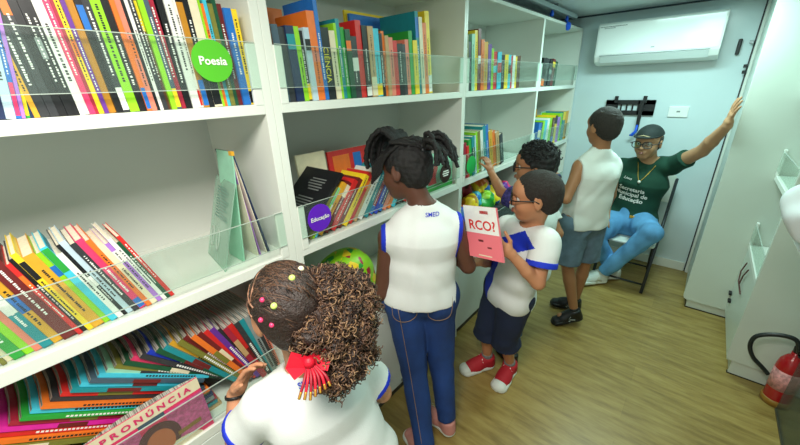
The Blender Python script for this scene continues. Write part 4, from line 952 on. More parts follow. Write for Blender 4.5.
# collar, sleeve hems and royal blue front panel
nk = f.J['neck']
def ring(c, n, ra, rb, thick, hgt, m, name, parent, off=None):
    n = nrm(n); a = nrm(np.cross(n, V(0.3,0.9,0.1))); b2_ = np.cross(n, a); vs = []; N = 40
    for i in range(N):
        t = 2*math.pi*i/N; dd = a*math.cos(t)*ra+b2_*math.sin(t)*rb; u_ = nrm(dd)
        for (o1, o2) in ((0, -hgt/2), (thick, -hgt/2), (thick, hgt/2), (0, hgt/2)): vs.append(V(c)+dd+u_*o1+n*o2-rel(parent))
    return MB().add(vs, [[4*i+k_, 4*((i+1)%N)+k_, 4*((i+1)%N)+(k_+1)%4, 4*i+(k_+1)%4] for i in range(N) for k_ in range(4)]).build(name, m, parent, True)
ring(nk+f.up*0.020, nrm(f.up+0.1*f.front), 0.048, 0.050, 0.004, 0.034, WTEE, 'collar', r)
for s_, t0_ in (('L', 0.60), ('R', 0.60)):
    d = nrm(f.J['el'+s_]-f.J['sh'+s_]); c = f.J['sh'+s_]+(f.J['el'+s_]-f.J['sh'+s_])*t0_
    solid('sleeve_hem', [rc(c-d*0.004, c+d*0.012, 0.0625, 0.0635, 0, flat=True), plane(c-d*0.004, -d)], 0.004, BLUEC, r)
fp = f.J['shL']
solid('shoulder_panel', [p for p in f.torso(0.0185, 1.12)]+[plane(nk+f.front*0.028, -f.front), plane((0,0,0.86), (0,0,-1)), plane(nk-f.up*0.002, f.up)], 0.005, BLUEC, r)
text_mesh('collar_lettering', 'SMED', 0.020, BLUEC, r, aty(302,367,.37)-f.front*0.09, -f.side, f.up, bvh=bv, cast=f.front, off=0.006, bold=0.0003)
# hair
HAIRC = mat('brown_curly_hair', srgb(44, 30, 25), 0.5, noise=0.35, nscale=120, bump=0.5, bscale=200)
CURL = [mat('curl_brown', srgb(88, 62, 46), 0.5), mat('curl_gold', srgb(138, 106, 76), 0.45), HAIRC]
hair, _ = hair_cap(f, r, HAIRC, [((0.14,0,0.10), (-0.80,0,0.62)), ((0.0,0,-0.24), (-0.5,0,0.9))], e=0.035, amp=0.0016, sc=120, extra=[ell(f.head.p(0.0, q*0.42, -0.05), np.array([0.13,0.16,0.19])*f.head.H, f.head.M, 0.004, '-') for q in (1, -1)])
hh = f.head
def atd(u, v, dist):
    d = RM @ np.array([u-400.0, 222.5-v, -FPX]); return CAM+nrm(d)*dist
HD = float(np.linalg.norm(hh.c-CAM))
puff = atd(345, 303, HD-0.0)
PB = [(puff, (0.074,0.078,0.078)), (atd(324,332,HD-0.05), (0.062,0.066,0.072)), (atd(350,345,HD-0.0), (0.055,0.06,0.062)), (atd(322,288,HD-0.04), (0.05,0.055,0.05)), (atd(338,368,HD-0.03), (0.036,0.036,0.042))]
pf, _ = solid('ponytail', [ell(c_, r__, I3, 0.05) for c_, r__ in PB], 0.006, HAIRC, r, disp=lambda v: 0.006*(np.sin(v@V(90,40,70))+np.sin(v@V(-60,100,50)+1)+np.sin(v@V(30,-80,110)+2)))
cu = [MB(), MB(), MB()]; rnd = np.random.RandomState(4); base_c = [(c_, np.array(r__)+0.009) for c_, r__ in PB]
pv_ = np.array([tuple(v.co) for v in pf.data.vertices])+rel(r); pn_ = np.array([tuple(v.normal) for v in pf.data.vertices]); keep_ = np.einsum('ij,ij->i', pn_, CAM-pv_) > -0.25; pv_, pn_ = pv_[keep_], pn_[keep_]
for i in range(2300):
    c, rr = base_c[rnd.choice(5, p=[.32,.24,.18,.16,.10])]; d = nrm(rnd.normal(size=3)+0.9*nrm(CAM-c)); ii_ = rnd.randint(len(pv_)); d = nrm(pn_[ii_]); p = pv_[ii_]+d*(0.001+0.006*rnd.rand())
    t1_ = nrm(np.cross(d, rnd.normal(size=3))); t1_ = nrm(t1_+V(0,0,-0.5)); a = nrm(np.cross(t1_, d)); R_ = 0.0032+0.0035*rnd.rand(); L_ = 0.018+0.022*rnd.rand(); tn = 1.2+1.4*rnd.rand(); ph = rnd.rand()*6
    pts = [p+t1_*L_*s_+d*R_*math.sin(ph+6.28*tn*s_)+a*R_*math.cos(ph+6.28*tn*s_)-d*0.004*s_ for s_ in np.linspace(0, 1, 9)]
    cu[rnd.choice(3, p=[.5,.22,.28])].tube([q_-rel(r) for q_ in pts], 0.0014, 4)
for m_, mm in zip(cu, CURL): m_.build('curl_lock', mm, pf, True)
# partings and coloured hair beads
SCALP = mat('scalp', srgb(150, 108, 84), 0.6)
def surf(f_, s_, u_, e=0.04):     # point on the hair shell in a head space direction
    d = nrm(V(f_, s_, u_)); hq = hh; rad = 1/np.linalg.norm(d/np.array([0.43+e,0.345+e,0.38+e])); q_ = d*rad
    return hq.p(-0.07+q_[0], q_[1], 0.13+q_[2])
def part_line(pts): return MB().tube([surf(*p, e=0.0385)-rel(r) for p in pts], 0.0026, 5).build('parting', SCALP, hair, True)
part_line([(0.45,0.75,0.6),(0.2,0.85,0.45),(-0.05,0.9,0.32),(-0.3,0.9,0.28)]); part_line([(0.55,0.85,0.25),(0.35,0.95,0.12),(0.1,1,0.02),(-0.15,0.98,-0.02)])
part_line([(0.45,0.2,0.95),(0.2,0.5,0.8),(-0.05,0.75,0.6),(-0.1,0.9,0.32)])
for (u, v, cc, nmx) in [(262.5,300,'pink','pink'),(261,320,'pink','pink'),(272,325,'pink','pink'),(274,306,'lime','pale'),(292,278,'lime','pale'),(301,269,'cream','cream')]:
    d = RM @ np.array([u-400.0, 222.5-v, -FPX]); d = nrm(d)
    w_ = hh.c-CAM; q1_ = hh.M@(CAM-hh.p(-0.07,0,0.13)); q2_ = hh.M@d; rr = np.array([0.465,0.38,0.415])*hh.H
    A_ = (q2_/rr)@(q2_/rr); B_ = (q1_/rr)@(q2_/rr); C_ = (q1_/rr)@(q1_/rr)-1; disc_ = B_*B_-A_*C_
    if disc_ > 0: pt = CAM+d*((-B_-math.sqrt(disc_))/A_)
    else: pt = CAM+d*(-(B_)/A_)
    bd = MB(); sphere(bd, pt-rel(r), 0.0075 if cc != 'pink' else 0.0062, I3); bo_ = bd.build('hair_bead', cm(cc if cc != 'lime' else 'mint') if cc != 'lime' else mat('bead_lime', srgb(206,230,120), 0.3), hair, True)
# combed strands over the skull, running back into the ponytail
sb_ = [MB(), MB()]; rnd = np.random.RandomState(12)
for i in range(230):
    a0 = V(0.9*rnd.rand()-0.1, rnd.uniform(-0.2, 1), rnd.uniform(0.0, 1)); a0 = nrm(a0); a1 = nrm(V(-0.75, -0.25+0.25*rnd.normal(), 0.25+0.25*rnd.normal()))
    tt = np.linspace(0, 0.35+0.6*rnd.rand(), 8); ps = [surf(*(a0*(1-t)+a1*t+V(0,0,0.25*math.sin(3.14*t))), e=0.036)-rel(r) for t in tt]
    sb_[i % 2].tube(ps, 0.0011, 4)
sb_[0].build('combed_strand', CURL[0], hair, True); sb_[1].build('combed_strand', mat('strand_dark', srgb(26, 18, 16), 0.45), hair, True)
# red bow with ribbons
RED = mat('red_satin', srgb(206, 16, 44), 0.5); GLD = mat('gold_thread', srgb(206, 160, 60), 0.35, metal=0.6)
bp = atd(309, 362, HD-0.055)
rr_ = nrm(np.cross(nrm(bp-CAM), V(0,0,1))); uu_ = np.cross(rr_, nrm(bp-CAM)); tc_ = -nrm(bp-CAM)
def bp_(a, b2__, c=0.0): return bp+rr_*a+uu_*b2__+tc_*c-rel(r)
bw = MB()
for q in (1, -1):
    for lay in (0, 0.008):
        vs = [bp_(0,0.012,0.03), bp_(0,-0.012,0.03), bp_(q*0.035,-0.028,0.045+lay), bp_(q*0.05,0.0,0.04), bp_(q*0.033,0.03,0.045+lay)]
        vs += [v-tc_*0.004 for v in vs]; bw.add(vs, [[0,1,2,3,4],[9,8,7,6,5],[0,5,6,1],[1,6,7,2],[2,7,8,3],[3,8,9,4],[4,9,5,0]])
sphere(bw, bp_(0,0,0.04), 0.013, I3)
bow = bw.build('bow', RED, hair)
for i in range(7):
    a = -0.016+i*0.0075; ln = 0.075-0.004*abs(i-2)
    pts = [bp_(a*0.4,-0.01,0.035), bp_(a*1.0,-0.035,0.048), bp_(a*1.5-0.008,-ln,0.045)]
    MB().tube(smooth_pts(pts), 0.0034, 5).build('ribbon', RED if i % 2 else mat('crimson_satin', srgb(150,10,36), 0.5), bow, True)
    MB().tube(smooth_pts([p+tc_*0.003 for p in [pts[1]*0.4+pts[2]*0.6, pts[2]]]), 0.0024, 5).build('gold_tip', GLD, bow, True)
wr = f.J['wrL']; dw = nrm(f.J['wrL']-f.J['elL']); ring(wr-dw*0.005, dw, 0.0225, 0.0225, 0.004, 0.008, BLK, 'bracelet', r)
P = f.torso(0.008)[:2]+trouser(f, 'L', 2.0, 0.004)+trouser(f, 'R', 2.0, 0.004)+[plane((0,0,0.66), (0,0,1))]
solid('trousers', P, 0.006, JEAN, r, folds=0.003, seed=2)
for s_ in 'LR': shoe(f, s_, r, 0.2, WRUB, WRUB)

# ---- braided girl
r = person('girl with black braids, white sleeveless shirt and blue jeans facing the shelves', (-0.80, 1.08, 0))
J = dict(head=aty(405,170,1.08), neck=aty(423,209,1.10), shL=aty(389,236,1.0), shR=aty(453,223,1.19), elL=aty(382,292,.95), elR=aty(468,266,1.24), pel=aty(420,292,1.10), wrL=(-.95,1.06,.70), wrR=(-.84,1.30,.95),
  knL=aty(414,368,1.04), knR=aty(441,356,1.17), anL=atz(425,448,.075), anR=atz(447,420,.075), toeL=atz(405,424,.03), toeR=atz(425,406,.03))
f = figure(J, 1.13, (-0.985,-0.12,-0.22), (-0.12,0.08,1), 0.24, {'L': ((-0.1,0.4,-0.9), (-1,0,0), 0.15, 0.8, 0.08, 1), 'R': ((-0.8,0.3,0.3), (0,0,-1), 0.15, 0.9, 0.08, -1)}, rn=0.047)
SK2 = skinmat('skin_deep', (92, 58, 44)); body(f, r, SK2); f.head.details(r, brow=(18,14,14), lip=(104,60,56))
P = f.torso(0.014, 1.05)+skirt(f, 0.016, 0.05)+[plane(f.J['shL']+f.side*0.026, f.side), plane(f.J['shR']-f.side*0.026, -f.side), plane(f.J['pel']+V(0,0,0.0), nrm(V(-0.15,0.1,-1))), rc(f.J['neck']+f.up*0.004, f.J['neck']+f.up*0.06, 0.050, 0.054, 0.004, op='-')]
shirt, bv = solid('shirt', P, 0.0045, WTEE, r, folds=0.004, seed=21, fsc=18)
for q, s_ in ((1, 'L'), (-1, 'R')):
    c = f.J['sh'+s_]+f.side*q*0.018
    solid('armhole_trim', f.torso(0.0165, 1.05)+[plane(c+f.side*q*0.016, f.side*q), plane(c-f.side*q*0.004, -f.side*q), plane(f.J['sh'+s_]-f.up*0.15, -f.up)], 0.004, BLUEC, r)
ring(f.J['neck']+f.up*0.006, nrm(f.up+f.front*0.15), 0.050, 0.050, 0.004, 0.012, WTEE, 'neck_band', r)
text_mesh('collar_lettering', 'SMED', 0.024, BLUEC, r, aty(430,208,1.13)-f.front*0.10, -f.side, f.up, bvh=bv, cast=f.front, off=0.002, bold=0.0003)
P = f.torso(0.008)[:2]+[ ell(f.hl-f.front*0.035-V(0,0,0.02), (0.075,0.075,0.085), I3, 0.02), ell(f.hr-f.front*0.035-V(0,0,0.02), (0.075,0.075,0.085), I3, 0.02)]+trouser(f, 'L', 1.97, 0.009, 0.004)+trouser(f, 'R', 1.97, 0.009, 0.004)+[plane(f.J['pel']+V(0,0,0.06), (0,0,1))]
jeans, bvj = solid('jeans', P, 0.005, JEAN, r, folds=0.004, seed=22, fsc=24)
bvj = BVHTree.FromObject(jeans, bpy.context.evaluated_depsgraph_get()) if 0 else BVHTree.FromPolygons([tuple(V(v.co)+rel(r)) for v in jeans.data.vertices], [tuple(p.vertices) for p in jeans.data.polygons])
STI = mat('orange_stitch', srgb(150, 120, 90), 0.7)
def stitch(pts, c, name='seam', rad=0.0016, mm=STI):
    out = []
    for p in smooth_pts(pts, 6):
        hq = bvj.ray_cast(Vector(p-nrm(c)*0.3), Vector(nrm(c)), 0.6)
        if hq[0] is not None: out.append(V(hq[0])-nrm(c)*0.0008-rel(r))
    if len(out) > 2: MB().tube(out, rad, 5).build(name, mm, jeans, True)
fr = f.front; hpL = f.hl
for hp_ in (f.hl, f.hr):
    o_ = hp_-fr*0.1
    a_, u_ = f.side, f.up
    stitch([o_-a_*0.055+u_*0.045, o_+a_*0.055+u_*0.045], fr); stitch([o_-a_*0.055+u_*0.045, o_-a_*0.05-u_*0.05, o_-u_*0.075, o_+a_*0.05-u_*0.05, o_+a_*0.055+u_*0.045], fr)
stitch([f.J['pel']+f.side*0.13+f.up*0.055-fr*0.02, f.J['pel']-fr*0.12+f.up*0.04, f.J['pel']-f.side*0.13+f.up*0.055-fr*0.02], fr, 'waistband_seam')
stitch([f.hl+f.side*0.03-fr*0.1, f.J['knL']+f.side*0.02-fr*0.05, f.J['anL']+f.side*0.01-fr*0.03], fr)
cc = mat('coral_canvas', srgb(206, 140, 132), 0.7)
for s_ in 'LR': shoe(f, s_, r, 0.225, cc, WRUB)
hair, _ = hair_cap(f, r, HAIRB, [((0.20,0,0.12), (-0.85,0,0.52)), ((-0.1,0,-0.30), (-0.6,0,0.8))], e=0.03, amp=0.0022, sc=160)
hh = f.head; rnd = np.random.RandomState(9)
DR = mat('braid_hair', srgb(15, 13, 14), 0.6, bump=0.8, bscale=180)
def braid(pts, r0): 
    ps = smooth_pts([hh.p(*p) for p in pts], 7); n_ = len(ps); MB().tube([p-rel(r) for p in ps], [r0*(1.0+0.22*math.sin(i*2.2))*(1-0.45*(i/n_)**2) for i in range(n_)], 7).build('braid', DR, hair, True)
# front braids falling towards the face, back braids in a tied tail
for i in range(13):
    s_ = -0.34+0.68*i/12; a = rnd.normal()*0.03
    braid([(-0.02, s_*0.6, 0.50), (0.16, s_*0.8, 0.68+a), (0.40, s_*0.95, 0.56+a), (0.52+a, s_, 0.30), (0.50+a, s_*1.05, 0.04+0.12*rnd.rand())], 0.0115)
for i in range(9):
    s_ = 0.40; u = 0.42-0.05*i
    braid([(-0.35+0.06*i, 0.10, 0.52-0.01*i), (-0.05+0.05*i, 0.34, 0.36-0.02*i), (0.15+0.035*i, 0.37, 0.20-0.03*i), (0.24+0.03*i, 0.36, 0.02-0.02*i)], 0.008)
for i in range(12):
    a = 2*math.pi*i/12
    braid([(0.10*math.cos(a), 0.30*math.sin(a)+0.0, 0.48), (-0.28, 0.26*math.sin(a), 0.42+0.08*math.cos(a)), (-0.50, 0.08*math.sin(a), 0.30+0.06*math.cos(a))], 0.0095)
for i in range(20):
    a = 2*math.pi*rnd.rand(); q = 0.10+0.14*rnd.rand(); ln = 0.20+0.2*rnd.rand()
    braid([(-0.46, 0.05*math.sin(a), 0.30), (-0.60, q*math.sin(a), 0.42+0.12*math.cos(a)), (-0.72-0.08*rnd.rand(), q*1.5*math.sin(a)-0.03, 0.30+0.12*math.cos(a)), (-0.74-0.10*rnd.rand(), q*1.8*math.sin(a)-0.05, 0.30-ln)], 0.0105)
tieb = MB(); tieb.tube([hh.p(-0.48+0.0*i, 0.12*math.cos(t), 0.31+0.12*math.sin(t))-rel(r) for i, t in enumerate(np.linspace(0, 2*math.pi, 17))], 0.008, 6); tieb.build('hair_tie', BLK, hair, True)

# ---- boy with red sneakers and book
r = person('boy in glasses, blue and white school shirt and red sneakers holding a book', (-0.62, 1.62, 0))
J = dict(head=aty(535,197,1.45), neck=aty(530,229,1.50), shL=aty(546,240,1.42), shR=aty(508,226,1.60), elL=aty(538,283,1.36), wrL=aty(511,254,1.30), elR=aty(490,262,1.62), wrR=aty(478,262,1.42), pel=aty(509,289,1.60),
  anL=atz(510,364,.075), anR=atz(487,357,.075), toeL=atz(495,390,.03), toeR=atz(466,368,.03))
pl_ = J['pel']; J['hipL'] = pl_+V(.055,-.04,-.01); J['hipR'] = pl_-V(.055,-.04,.01); J['knL'] = (J['hipL']*0.5+J['anL']*0.5)+V(-.02,-.05,0); J['knR'] = (J['hipR']*0.5+J['anR']*0.5)+V(-.02,-.05,0)
hdir = nrm(aty(494,242,1.26)-J['wrL'])
f = figure(J, 0.98, (-0.93,-0.36,-0.10), (-0.03,-0.03,1), 0.222, {'L': (hdir, (-0.35,0.9,0.0), 0.145, 0.28, 0.20, 1, 0.9), 'R': ((-0.4,-0.8,0.2), (0.2,-0.3,1), 0.13, 0.5, 0.12, -1)})
SK3 = skinmat('skin_brown', (190, 132, 96)); body(f, r, SK3, 0.004); f.head.details(r, lip=(150,84,74)); f.head.glasses(r, BLK)
P = f.torso(0.015, 1.05)+skirt(f, 0.016, 0.12, 1.3, 0.092)+sleeve(f, 'L', 0.58, 0.018, 0.012)+sleeve(f, 'R', 0.58, 0.018, 0.012)+[plane(f.J['pel']-V(0,0,0.07), (0,0,-1)), rc(f.J['neck']-f.up*0.002, f.J['neck']+f.up*0.07, 0.050, 0.056, 0.004, op='-')]
fr, sd, upv, O = f.front, f.side, f.up, f.J['neck']
def pick(c):
    a = (c-O)@sd; b = (c-O)@upv; front = (c-O)@fr > -0.02
    up_band = front & (b < 0.035) & (b > -0.2) & (np.abs(a-0.065-b*0.8) < 0.056)
    low = front & (b <= -0.13) & (a > -0.115) & (a < -0.02)
    return np.where(up_band | low, 1, 0)
shirt, bv = solid('shirt', P, 0.004, [WTEE, BLUEC], r, folds=0.0045, seed=31, fsc=20, pick=pick)
for s_ in 'LR':
    d = nrm(f.J['el'+s_]-f.J['sh'+s_]); c = f.J['sh'+s_]+(f.J['el'+s_]-f.J['sh'+s_])*0.53
    solid('sleeve_cuff', [rc(c-d*0.012, c+d*0.014, 0.0652, 0.0662, 0, flat=True), plane(c-d*0.012, -d)], 0.004, BLUEC, r)
NAVY = mat('navy_cotton', srgb(22, 34, 62), 0.85, bump=0.1, bscale=300)
P = f.torso(0.008)[:2]+trouser(f, 'L', 1.20, 0.020, 0.022)+trouser(f, 'R', 1.20, 0.020, 0.022)+[plane(pl_+V(0,0,0.06), (0,0,1))]
solid('shorts', P, 0.005, NAVY, r, folds=0.004, seed=32)
REDC = mat('red_canvas', srgb(176, 24, 40), 0.7); GREYK = mat('grey_knit', srgb(120,122,122), 0.9)
for s_ in 'LR': sock(f, s_, r, GREYK); shoe(f, s_, r, 0.25, REDC, WRUB, 'sneaker', toecap=WRUB, laces=mat('white_lace', srgb(232,232,228), 0.8))
HAIRS = mat('short_dark_hair', srgb(40, 32, 28), 0.7, noise=0.35, nscale=160, bump=0.7, bscale=320)
hair_cap(f, r, HAIRS, [((0.24,0,0.20), (-0.75,0,0.66)), ((0.02,0,-0.12), (-0.75,0,0.65))], e=0.022, amp=0.0012, sc=220)
# the book he holds: white cover with red lettering over a pink half
Q = [aty(463,205,1.27), aty(495.5,208,1.25), aty(503.5,263,1.19)]; Q.append(Q[0]+Q[2]-Q[1])
bk, c, n = cover_card('book', Q, 0.012, cm('salmon'), 'open white and pink book held by the boy in red sneakers', 'book')
if n @ (CAM-Q[0]) < 0: n = -n
u = Q[1]-Q[0]; v = Q[3]-Q[0]
bk.data.materials.clear(); bk.data.materials.append(mat('pink_cover', srgb(236, 118, 128), 0.45))
def q4(a0, a1, b0, b1, m, name='cover_picture', o=0.0008): return MB().add([Q[0]+u*a0+v*b0+n*o, Q[0]+u*a0+v*b1+n*o, Q[0]+u*a1+v*b1+n*o, Q[0]+u*a1+v*b0+n*o], [[0,1,2,3]]).build(name, m, bk)
q4(0.0, 1.0, 0.0, 0.52, mat('cover_white', srgb(228, 226, 222), 0.45), 'white_panel'); q4(0.5, 0.75, 0.08, 0.14, cm('red'))
tm = text_mesh('cover_title', 'RCO?', 0.057, cm('red'), bk, Q[0]+u*0.52+v*0.37+n*0.001, u, -v, bold=0.001, xs=0.95)
q4(0.35, 0.5, 0.64, 0.68, cm('maroon')); q4(0.6, 0.72, 0.76, 0.79, cm('maroon')); q4(0.3, 0.7, 0.93, 0.95, cm('cream'))

# ---- boy reaching up behind him
r = person('boy with curly black hair reaching up to the shelf behind the other boy', (-0.66, 1.87, 0))
J = dict(head=aty(534,166,1.84), neck=aty(538,196,1.90), shL=aty(530,207,1.82), shR=aty(545,204,2.06), elL=aty(501,192,1.86), wrL=atx(491,172,-.93), elR=(-.52,2.02,.86), wrR=(-.66,2.02,.80), pel=(-.62,1.90,.64),
  anL=atz(512,354,.075), anR=atz(510,338,.075), toeL=atz(500,345,.03), toeR=atz(499,332,.03))
pl_ = J['pel']; J['hipL'] = pl_+V(0,-.065,-.01); J['hipR'] = pl_+V(0,.065,-.01); J['knL'] = (J['hipL']+J['anL'])*0.5+V(-.03,0,0); J['knR'] = (J['hipR']+J['anR'])*0.5+V(-.03,0,0)
f = figure(J, 0.98, (-0.96,-0.28,-0.05), (0,0,1), 0.225, {'L': (nrm(atx(486,155,-.97)-J['wrL']), (-0.9,0.1,0.2), 0.13, 1.0, 0.06, -1, 0.5), 'R': ((-1,0,-.3), (0,-1,0), 0.13, 0.5, 0.1, -1)})
body(f, r, skinmat('skin_brown_warm', (172, 118, 84)), 0.004); f.head.details(r); f.head.glasses(r, BLK, 0.12, 0.75)
P = f.torso(0.014, 1.08)+skirt(f, 0.014)+sleeve(f, 'L', 0.62, 0.014, 0.01)+sleeve(f, 'R', 0.6, 0.015, 0.01)+[plane(pl_-V(0,0,0.04), (0,0,-1)), rc(f.J['neck'], f.J['neck']+f.up*0.07, 0.048, 0.054, 0.004, op='-')]
solid('shirt', P, 0.0045, WTEE, r, folds=0.004, seed=41)
d = nrm(f.J['elL']-f.J['shL']); c = f.J['shL']+(f.J['elL']-f.J['shL'])*0.6
solid('sleeve_cuff', [rc(c-d*0.03, c+d*0.03, 0.060, 0.062, 0, flat=True), plane(c-d*0.03, -d)], 0.004, mat('navy_print', srgb(52, 44, 110), 0.7, noise=0.9, nscale=60), r)
P = f.torso(0.008)[:2]+trouser(f, 'L', 1.5, 0.012, 0.006)+trouser(f, 'R', 1.5, 0.012, 0.006)+[plane(pl_+V(0,0,0.06), (0,0,1))]
solid('trousers', P, 0.006, mat('denim_mid', srgb(50, 80, 110), 0.85, noise=0.2, nscale=10), r, folds=0.004, seed=42)
for s_ in 'LR': shoe(f, s_, r, 0.205, BLK, BLK, 'sneaker')
hh = f.head; hair, _ = hair_cap(f, r, HAIRB, [((0.24,0,0.22), (-0.70,0,0.72)), ((0.0,0,-0.14), (-0.75,0,0.65))], e=0.045, amp=0.004, sc=120)
cb_ = MB(); rnd = np.random.RandomState(6)
for i in range(240):
    d = nrm(rnd.normal(size=3)+V(-0.2,0,0.8)); 
    if d[2] < 0.1 or d[0] > 0.75: continue
    rad = 1/np.linalg.norm(d/np.array([0.475,0.39,0.425])); p = hh.p(-0.07+d[0]*rad, d[1]*rad, 0.13+d[2]*rad)
    t_ = nrm(np.cross(d, rnd.normal(size=3))); a = np.cross(t_, d); cb_.tube([p+hh.M.T@(t_*0.009*math.cos(w_)+a*0.009*math.sin(w_)+d*0.003*w_)-rel(r) for w_ in np.linspace(0, 4.5, 7)], 0.003, 4)
cb_.build('curl_lock', HAIRB, hair, True)

# ---- boy in the tank top, seen from behind
r = person('boy in white sleeveless top and denim shorts seen from behind', (-0.48, 2.46, 0))
J = dict(head=aty(603,127,2.45), neck=aty(600,152,2.46), shL=aty(580,166,2.38), shR=aty(614,164,2.56), elL=aty(566,199,2.28), wrL=aty(556,176,2.36), elR=aty(611,195,2.66), wrR=aty(599,222,2.72), pel=aty(583,222,2.48))
pl_ = J['pel']; J['hipL'] = pl_+V(-.035,-.06,-.01); J['hipR'] = pl_+V(.035,.06,-.01)
J.update(knL=aty(567,263,2.40), knR=aty(586,259,2.56), anL=atz(574,311,.12), anR=atz(575,300,.09), toeL=atz(560,326,.02), toeR=atz(562,302,.02))
J['toeL'] = J['anL']+V(-0.75,-0.45,-0.28)*.12; J['toeR'] = J['anR']+V(-.8,-.2,0)*.12
f = figure(J, 1.04, (-0.80,0.58,-0.05), (0,0,1), 0.222, {'L': (nrm(V(-1,0.2,0.5)), (-0.2,0.6,-0.8), 0.14, 0.6, 0.1, 1), 'R': ((-0.3,0.6,-0.7), (-0.5,0,0), 0.14, 0.5, 0.1, -1)})
body(f, r, skinmat('skin_brown_mid', (166, 116, 82)), 0.0045); f.head.details(r)
GT = mat('tank_cotton', srgb(222, 226, 222), 0.9, bump=0.1, bscale=260)
P = f.torso(0.013, 1.10)+skirt(f, 0.016, 0.06)+[plane(f.J['shL']+f.side*0.016, f.side), plane(f.J['shR']-f.side*0.016, -f.side), plane(pl_-V(0,0,0.015), (0,0,-1)), rc(f.J['neck']+f.up*0.004, f.J['neck']+f.up*0.07, 0.048, 0.054, 0.004, op='-')]
sh_, bv = solid('shirt', P, 0.0045, GT, r, folds=0.005, seed=51, fsc=22)
ring(f.J['neck']+f.up*0.002, f.up, 0.049, 0.049, 0.003, 0.008, mat('pale_blue_trim', srgb(150,190,210), 0.8), 'neck_band', r)
DEN2 = mat('faded_denim', srgb(96, 118, 136), 0.9, noise=0.25, nscale=12, bump=0.15, bscale=300)
P = f.torso(0.008)[:2]+trouser(f, 'L', 0.98, 0.014, 0.020)+trouser(f, 'R', 0.98, 0.014, 0.020)+[plane(pl_+V(0,0,0.06), (0,0,1))]
solid('shorts', P, 0.005, DEN2, r, folds=0.005, seed=52)
f.footL = nrm(V(J['toeL'][0]-J['anL'][0], J['toeL'][1]-J['anL'][1], 0)); f.footL = nrm(V(-0.75,-0.45,-0.28)); f.footR = nrm(V(-0.8,-0.2,0)); 
for s_ in 'LR': sock(f, s_, r, BLK, 0.03); shoe(f, s_, r, 0.235, mat('black_leather', srgb(20,21,24), 0.4), BLK, 'sneaker', stripe=mat('grey_stripe', srgb(170,174,178), 0.4))
hair_cap(f, r, HAIRS, [((0.24,0,0.20), (-0.75,0,0.66)), ((0.02,0,-0.14), (-0.75,0,0.65))], e=0.03, amp=0.0012, sc=220)
wr = f.J['wrL']; dw = nrm(f.J['wrL']-f.J['elL']); w_o = ring(wr-dw*0.012, dw, 0.0235, 0.0235, 0.006, 0.02, mat('navy_strap', srgb(30,40,90), 0.5), 'watch', r)

# ---- seated man
r = person('seated man in dark green shirt, cap and light jeans with one arm stretched out', (-0.30, 3.45, 0))
J = dict(head=aty(648,143,3.42), neck=aty(648,164,3.50), shL=aty(673,165,3.50), shR=aty(622,166,3.52), elL=aty(702,151,3.34), wrL=aty(727,126,3.17), elR=aty(606,196,3.38), wrR=aty(606,216,3.22), pel=aty(628,219,3.52),
  knL=aty(651,233,3.16), knR=aty(594,237,3.12), anL=aty(606,272,3.10), anR=aty(612,268,3.20), toeL=atz(592,285,.03), toeR=atz(604,284,.03))
pl_ = J['pel']; pl_[2] = 0.525; J['hipL'] = pl_+V(.085,-.02,0); J['hipR'] = pl_+V(-.085,-.02,0); J['anL'][2] = 0.09; J['anR'][2] = 0.09
J['anL'] = atz(601,274,.09); J['anR'] = atz(614,270,.09)
J['toeL'] = J['anL']+V(-.70,-.70,0)*.15; J['toeR'] = J['anR']+V(-.75,-.55,0)*.15
f = figure(J, 1.46, (-0.26,-0.95,-0.05), (-0.03,-0.02,1), 0.248, {'L': (nrm(aty(736,104,3.13)-J['wrL']), (0.9,0.25,0.0), 0.175, 0.18, 0.10, -1, 0.6), 'R': ((0.1,-1,-0.3), (0.2,0,-1), 0.17, 0.6, 0.1, 1)}, rn=0.058)
body(f, r, skinmat('skin_olive', (182, 138, 104)), 0.005); f.head.details(r, brow=(40,34,30), lip=(140,90,80)); f.head.glasses(r, mat('thin_frame', srgb(60,60,62), 0.4), 0.12, 0.75)
GRN = mat('green_cotton', srgb(10, 62, 46), 0.85, noise=0.1, nscale=8, bump=0.1, bscale=250)
P = f.torso(0.011, 0.98)+sleeve(f, 'L', 0.52, 0.014, 0.010)+sleeve(f, 'R', 0.55, 0.014, 0.012)+[plane(pl_-V(0,0,0.0), (0,0,-1)), rc(f.J['neck']+f.up*0.01, f.J['neck']+f.up*0.09, 0.060, 0.066, 0.004, op='-')]
sh_, bv = solid('t_shirt', P, 0.006, GRN, r, folds=0.006, seed=61, fsc=13)
o_ = f.J['neck']-f.up*0.20+f.front*0.2
for i, (s__, dx) in enumerate((('Secretaria', 0.01), ('Municipal de', 0.0), ('Educação', -0.02))):
    text_mesh('shirt_lettering', s__, 0.048, INK, r, o_-f.up*0.045*i-f.side*(0.03+dx*0.5), f.side, f.up, bvh=bv, cast=-f.front, off=0.003, bold=0.0012)
text_mesh('shirt_lettering', 'Livro', 0.03, INK, r, f.J['neck']-f.up*0.115+f.front*0.2-f.side*0.09, f.side, f.up, bvh=bv, cast=-f.front, off=0.003, shear=0.4)
LJ = mat('light_denim', srgb(92, 152, 200), 0.85, noise=0.28, nscale=6, bump=0.15, bscale=260)
P = f.torso(0.008)[:2]+trouser(f, 'L', 1.93, 0.004, 0.006)+trouser(f, 'R', 1.93, 0.004, 0.006)+[plane(pl_+V(0,0,0.07), nrm(f.up-0.8*f.front)), plane((0,0,0.452), (0,0,0)) if 0 else ('&', lambda Q_: np.full(Q_.shape[:-1], -1.0), None, None, 0)]
solid('jeans', P, 0.006, LJ, r, folds=0.006, seed=62, fsc=18)
f.footL = nrm(V(-0.70,-0.70,0)); f.footR = nrm(V(-0.75,-0.55,0))
WS = mat('white_leather', srgb(214, 218, 212), 0.45)
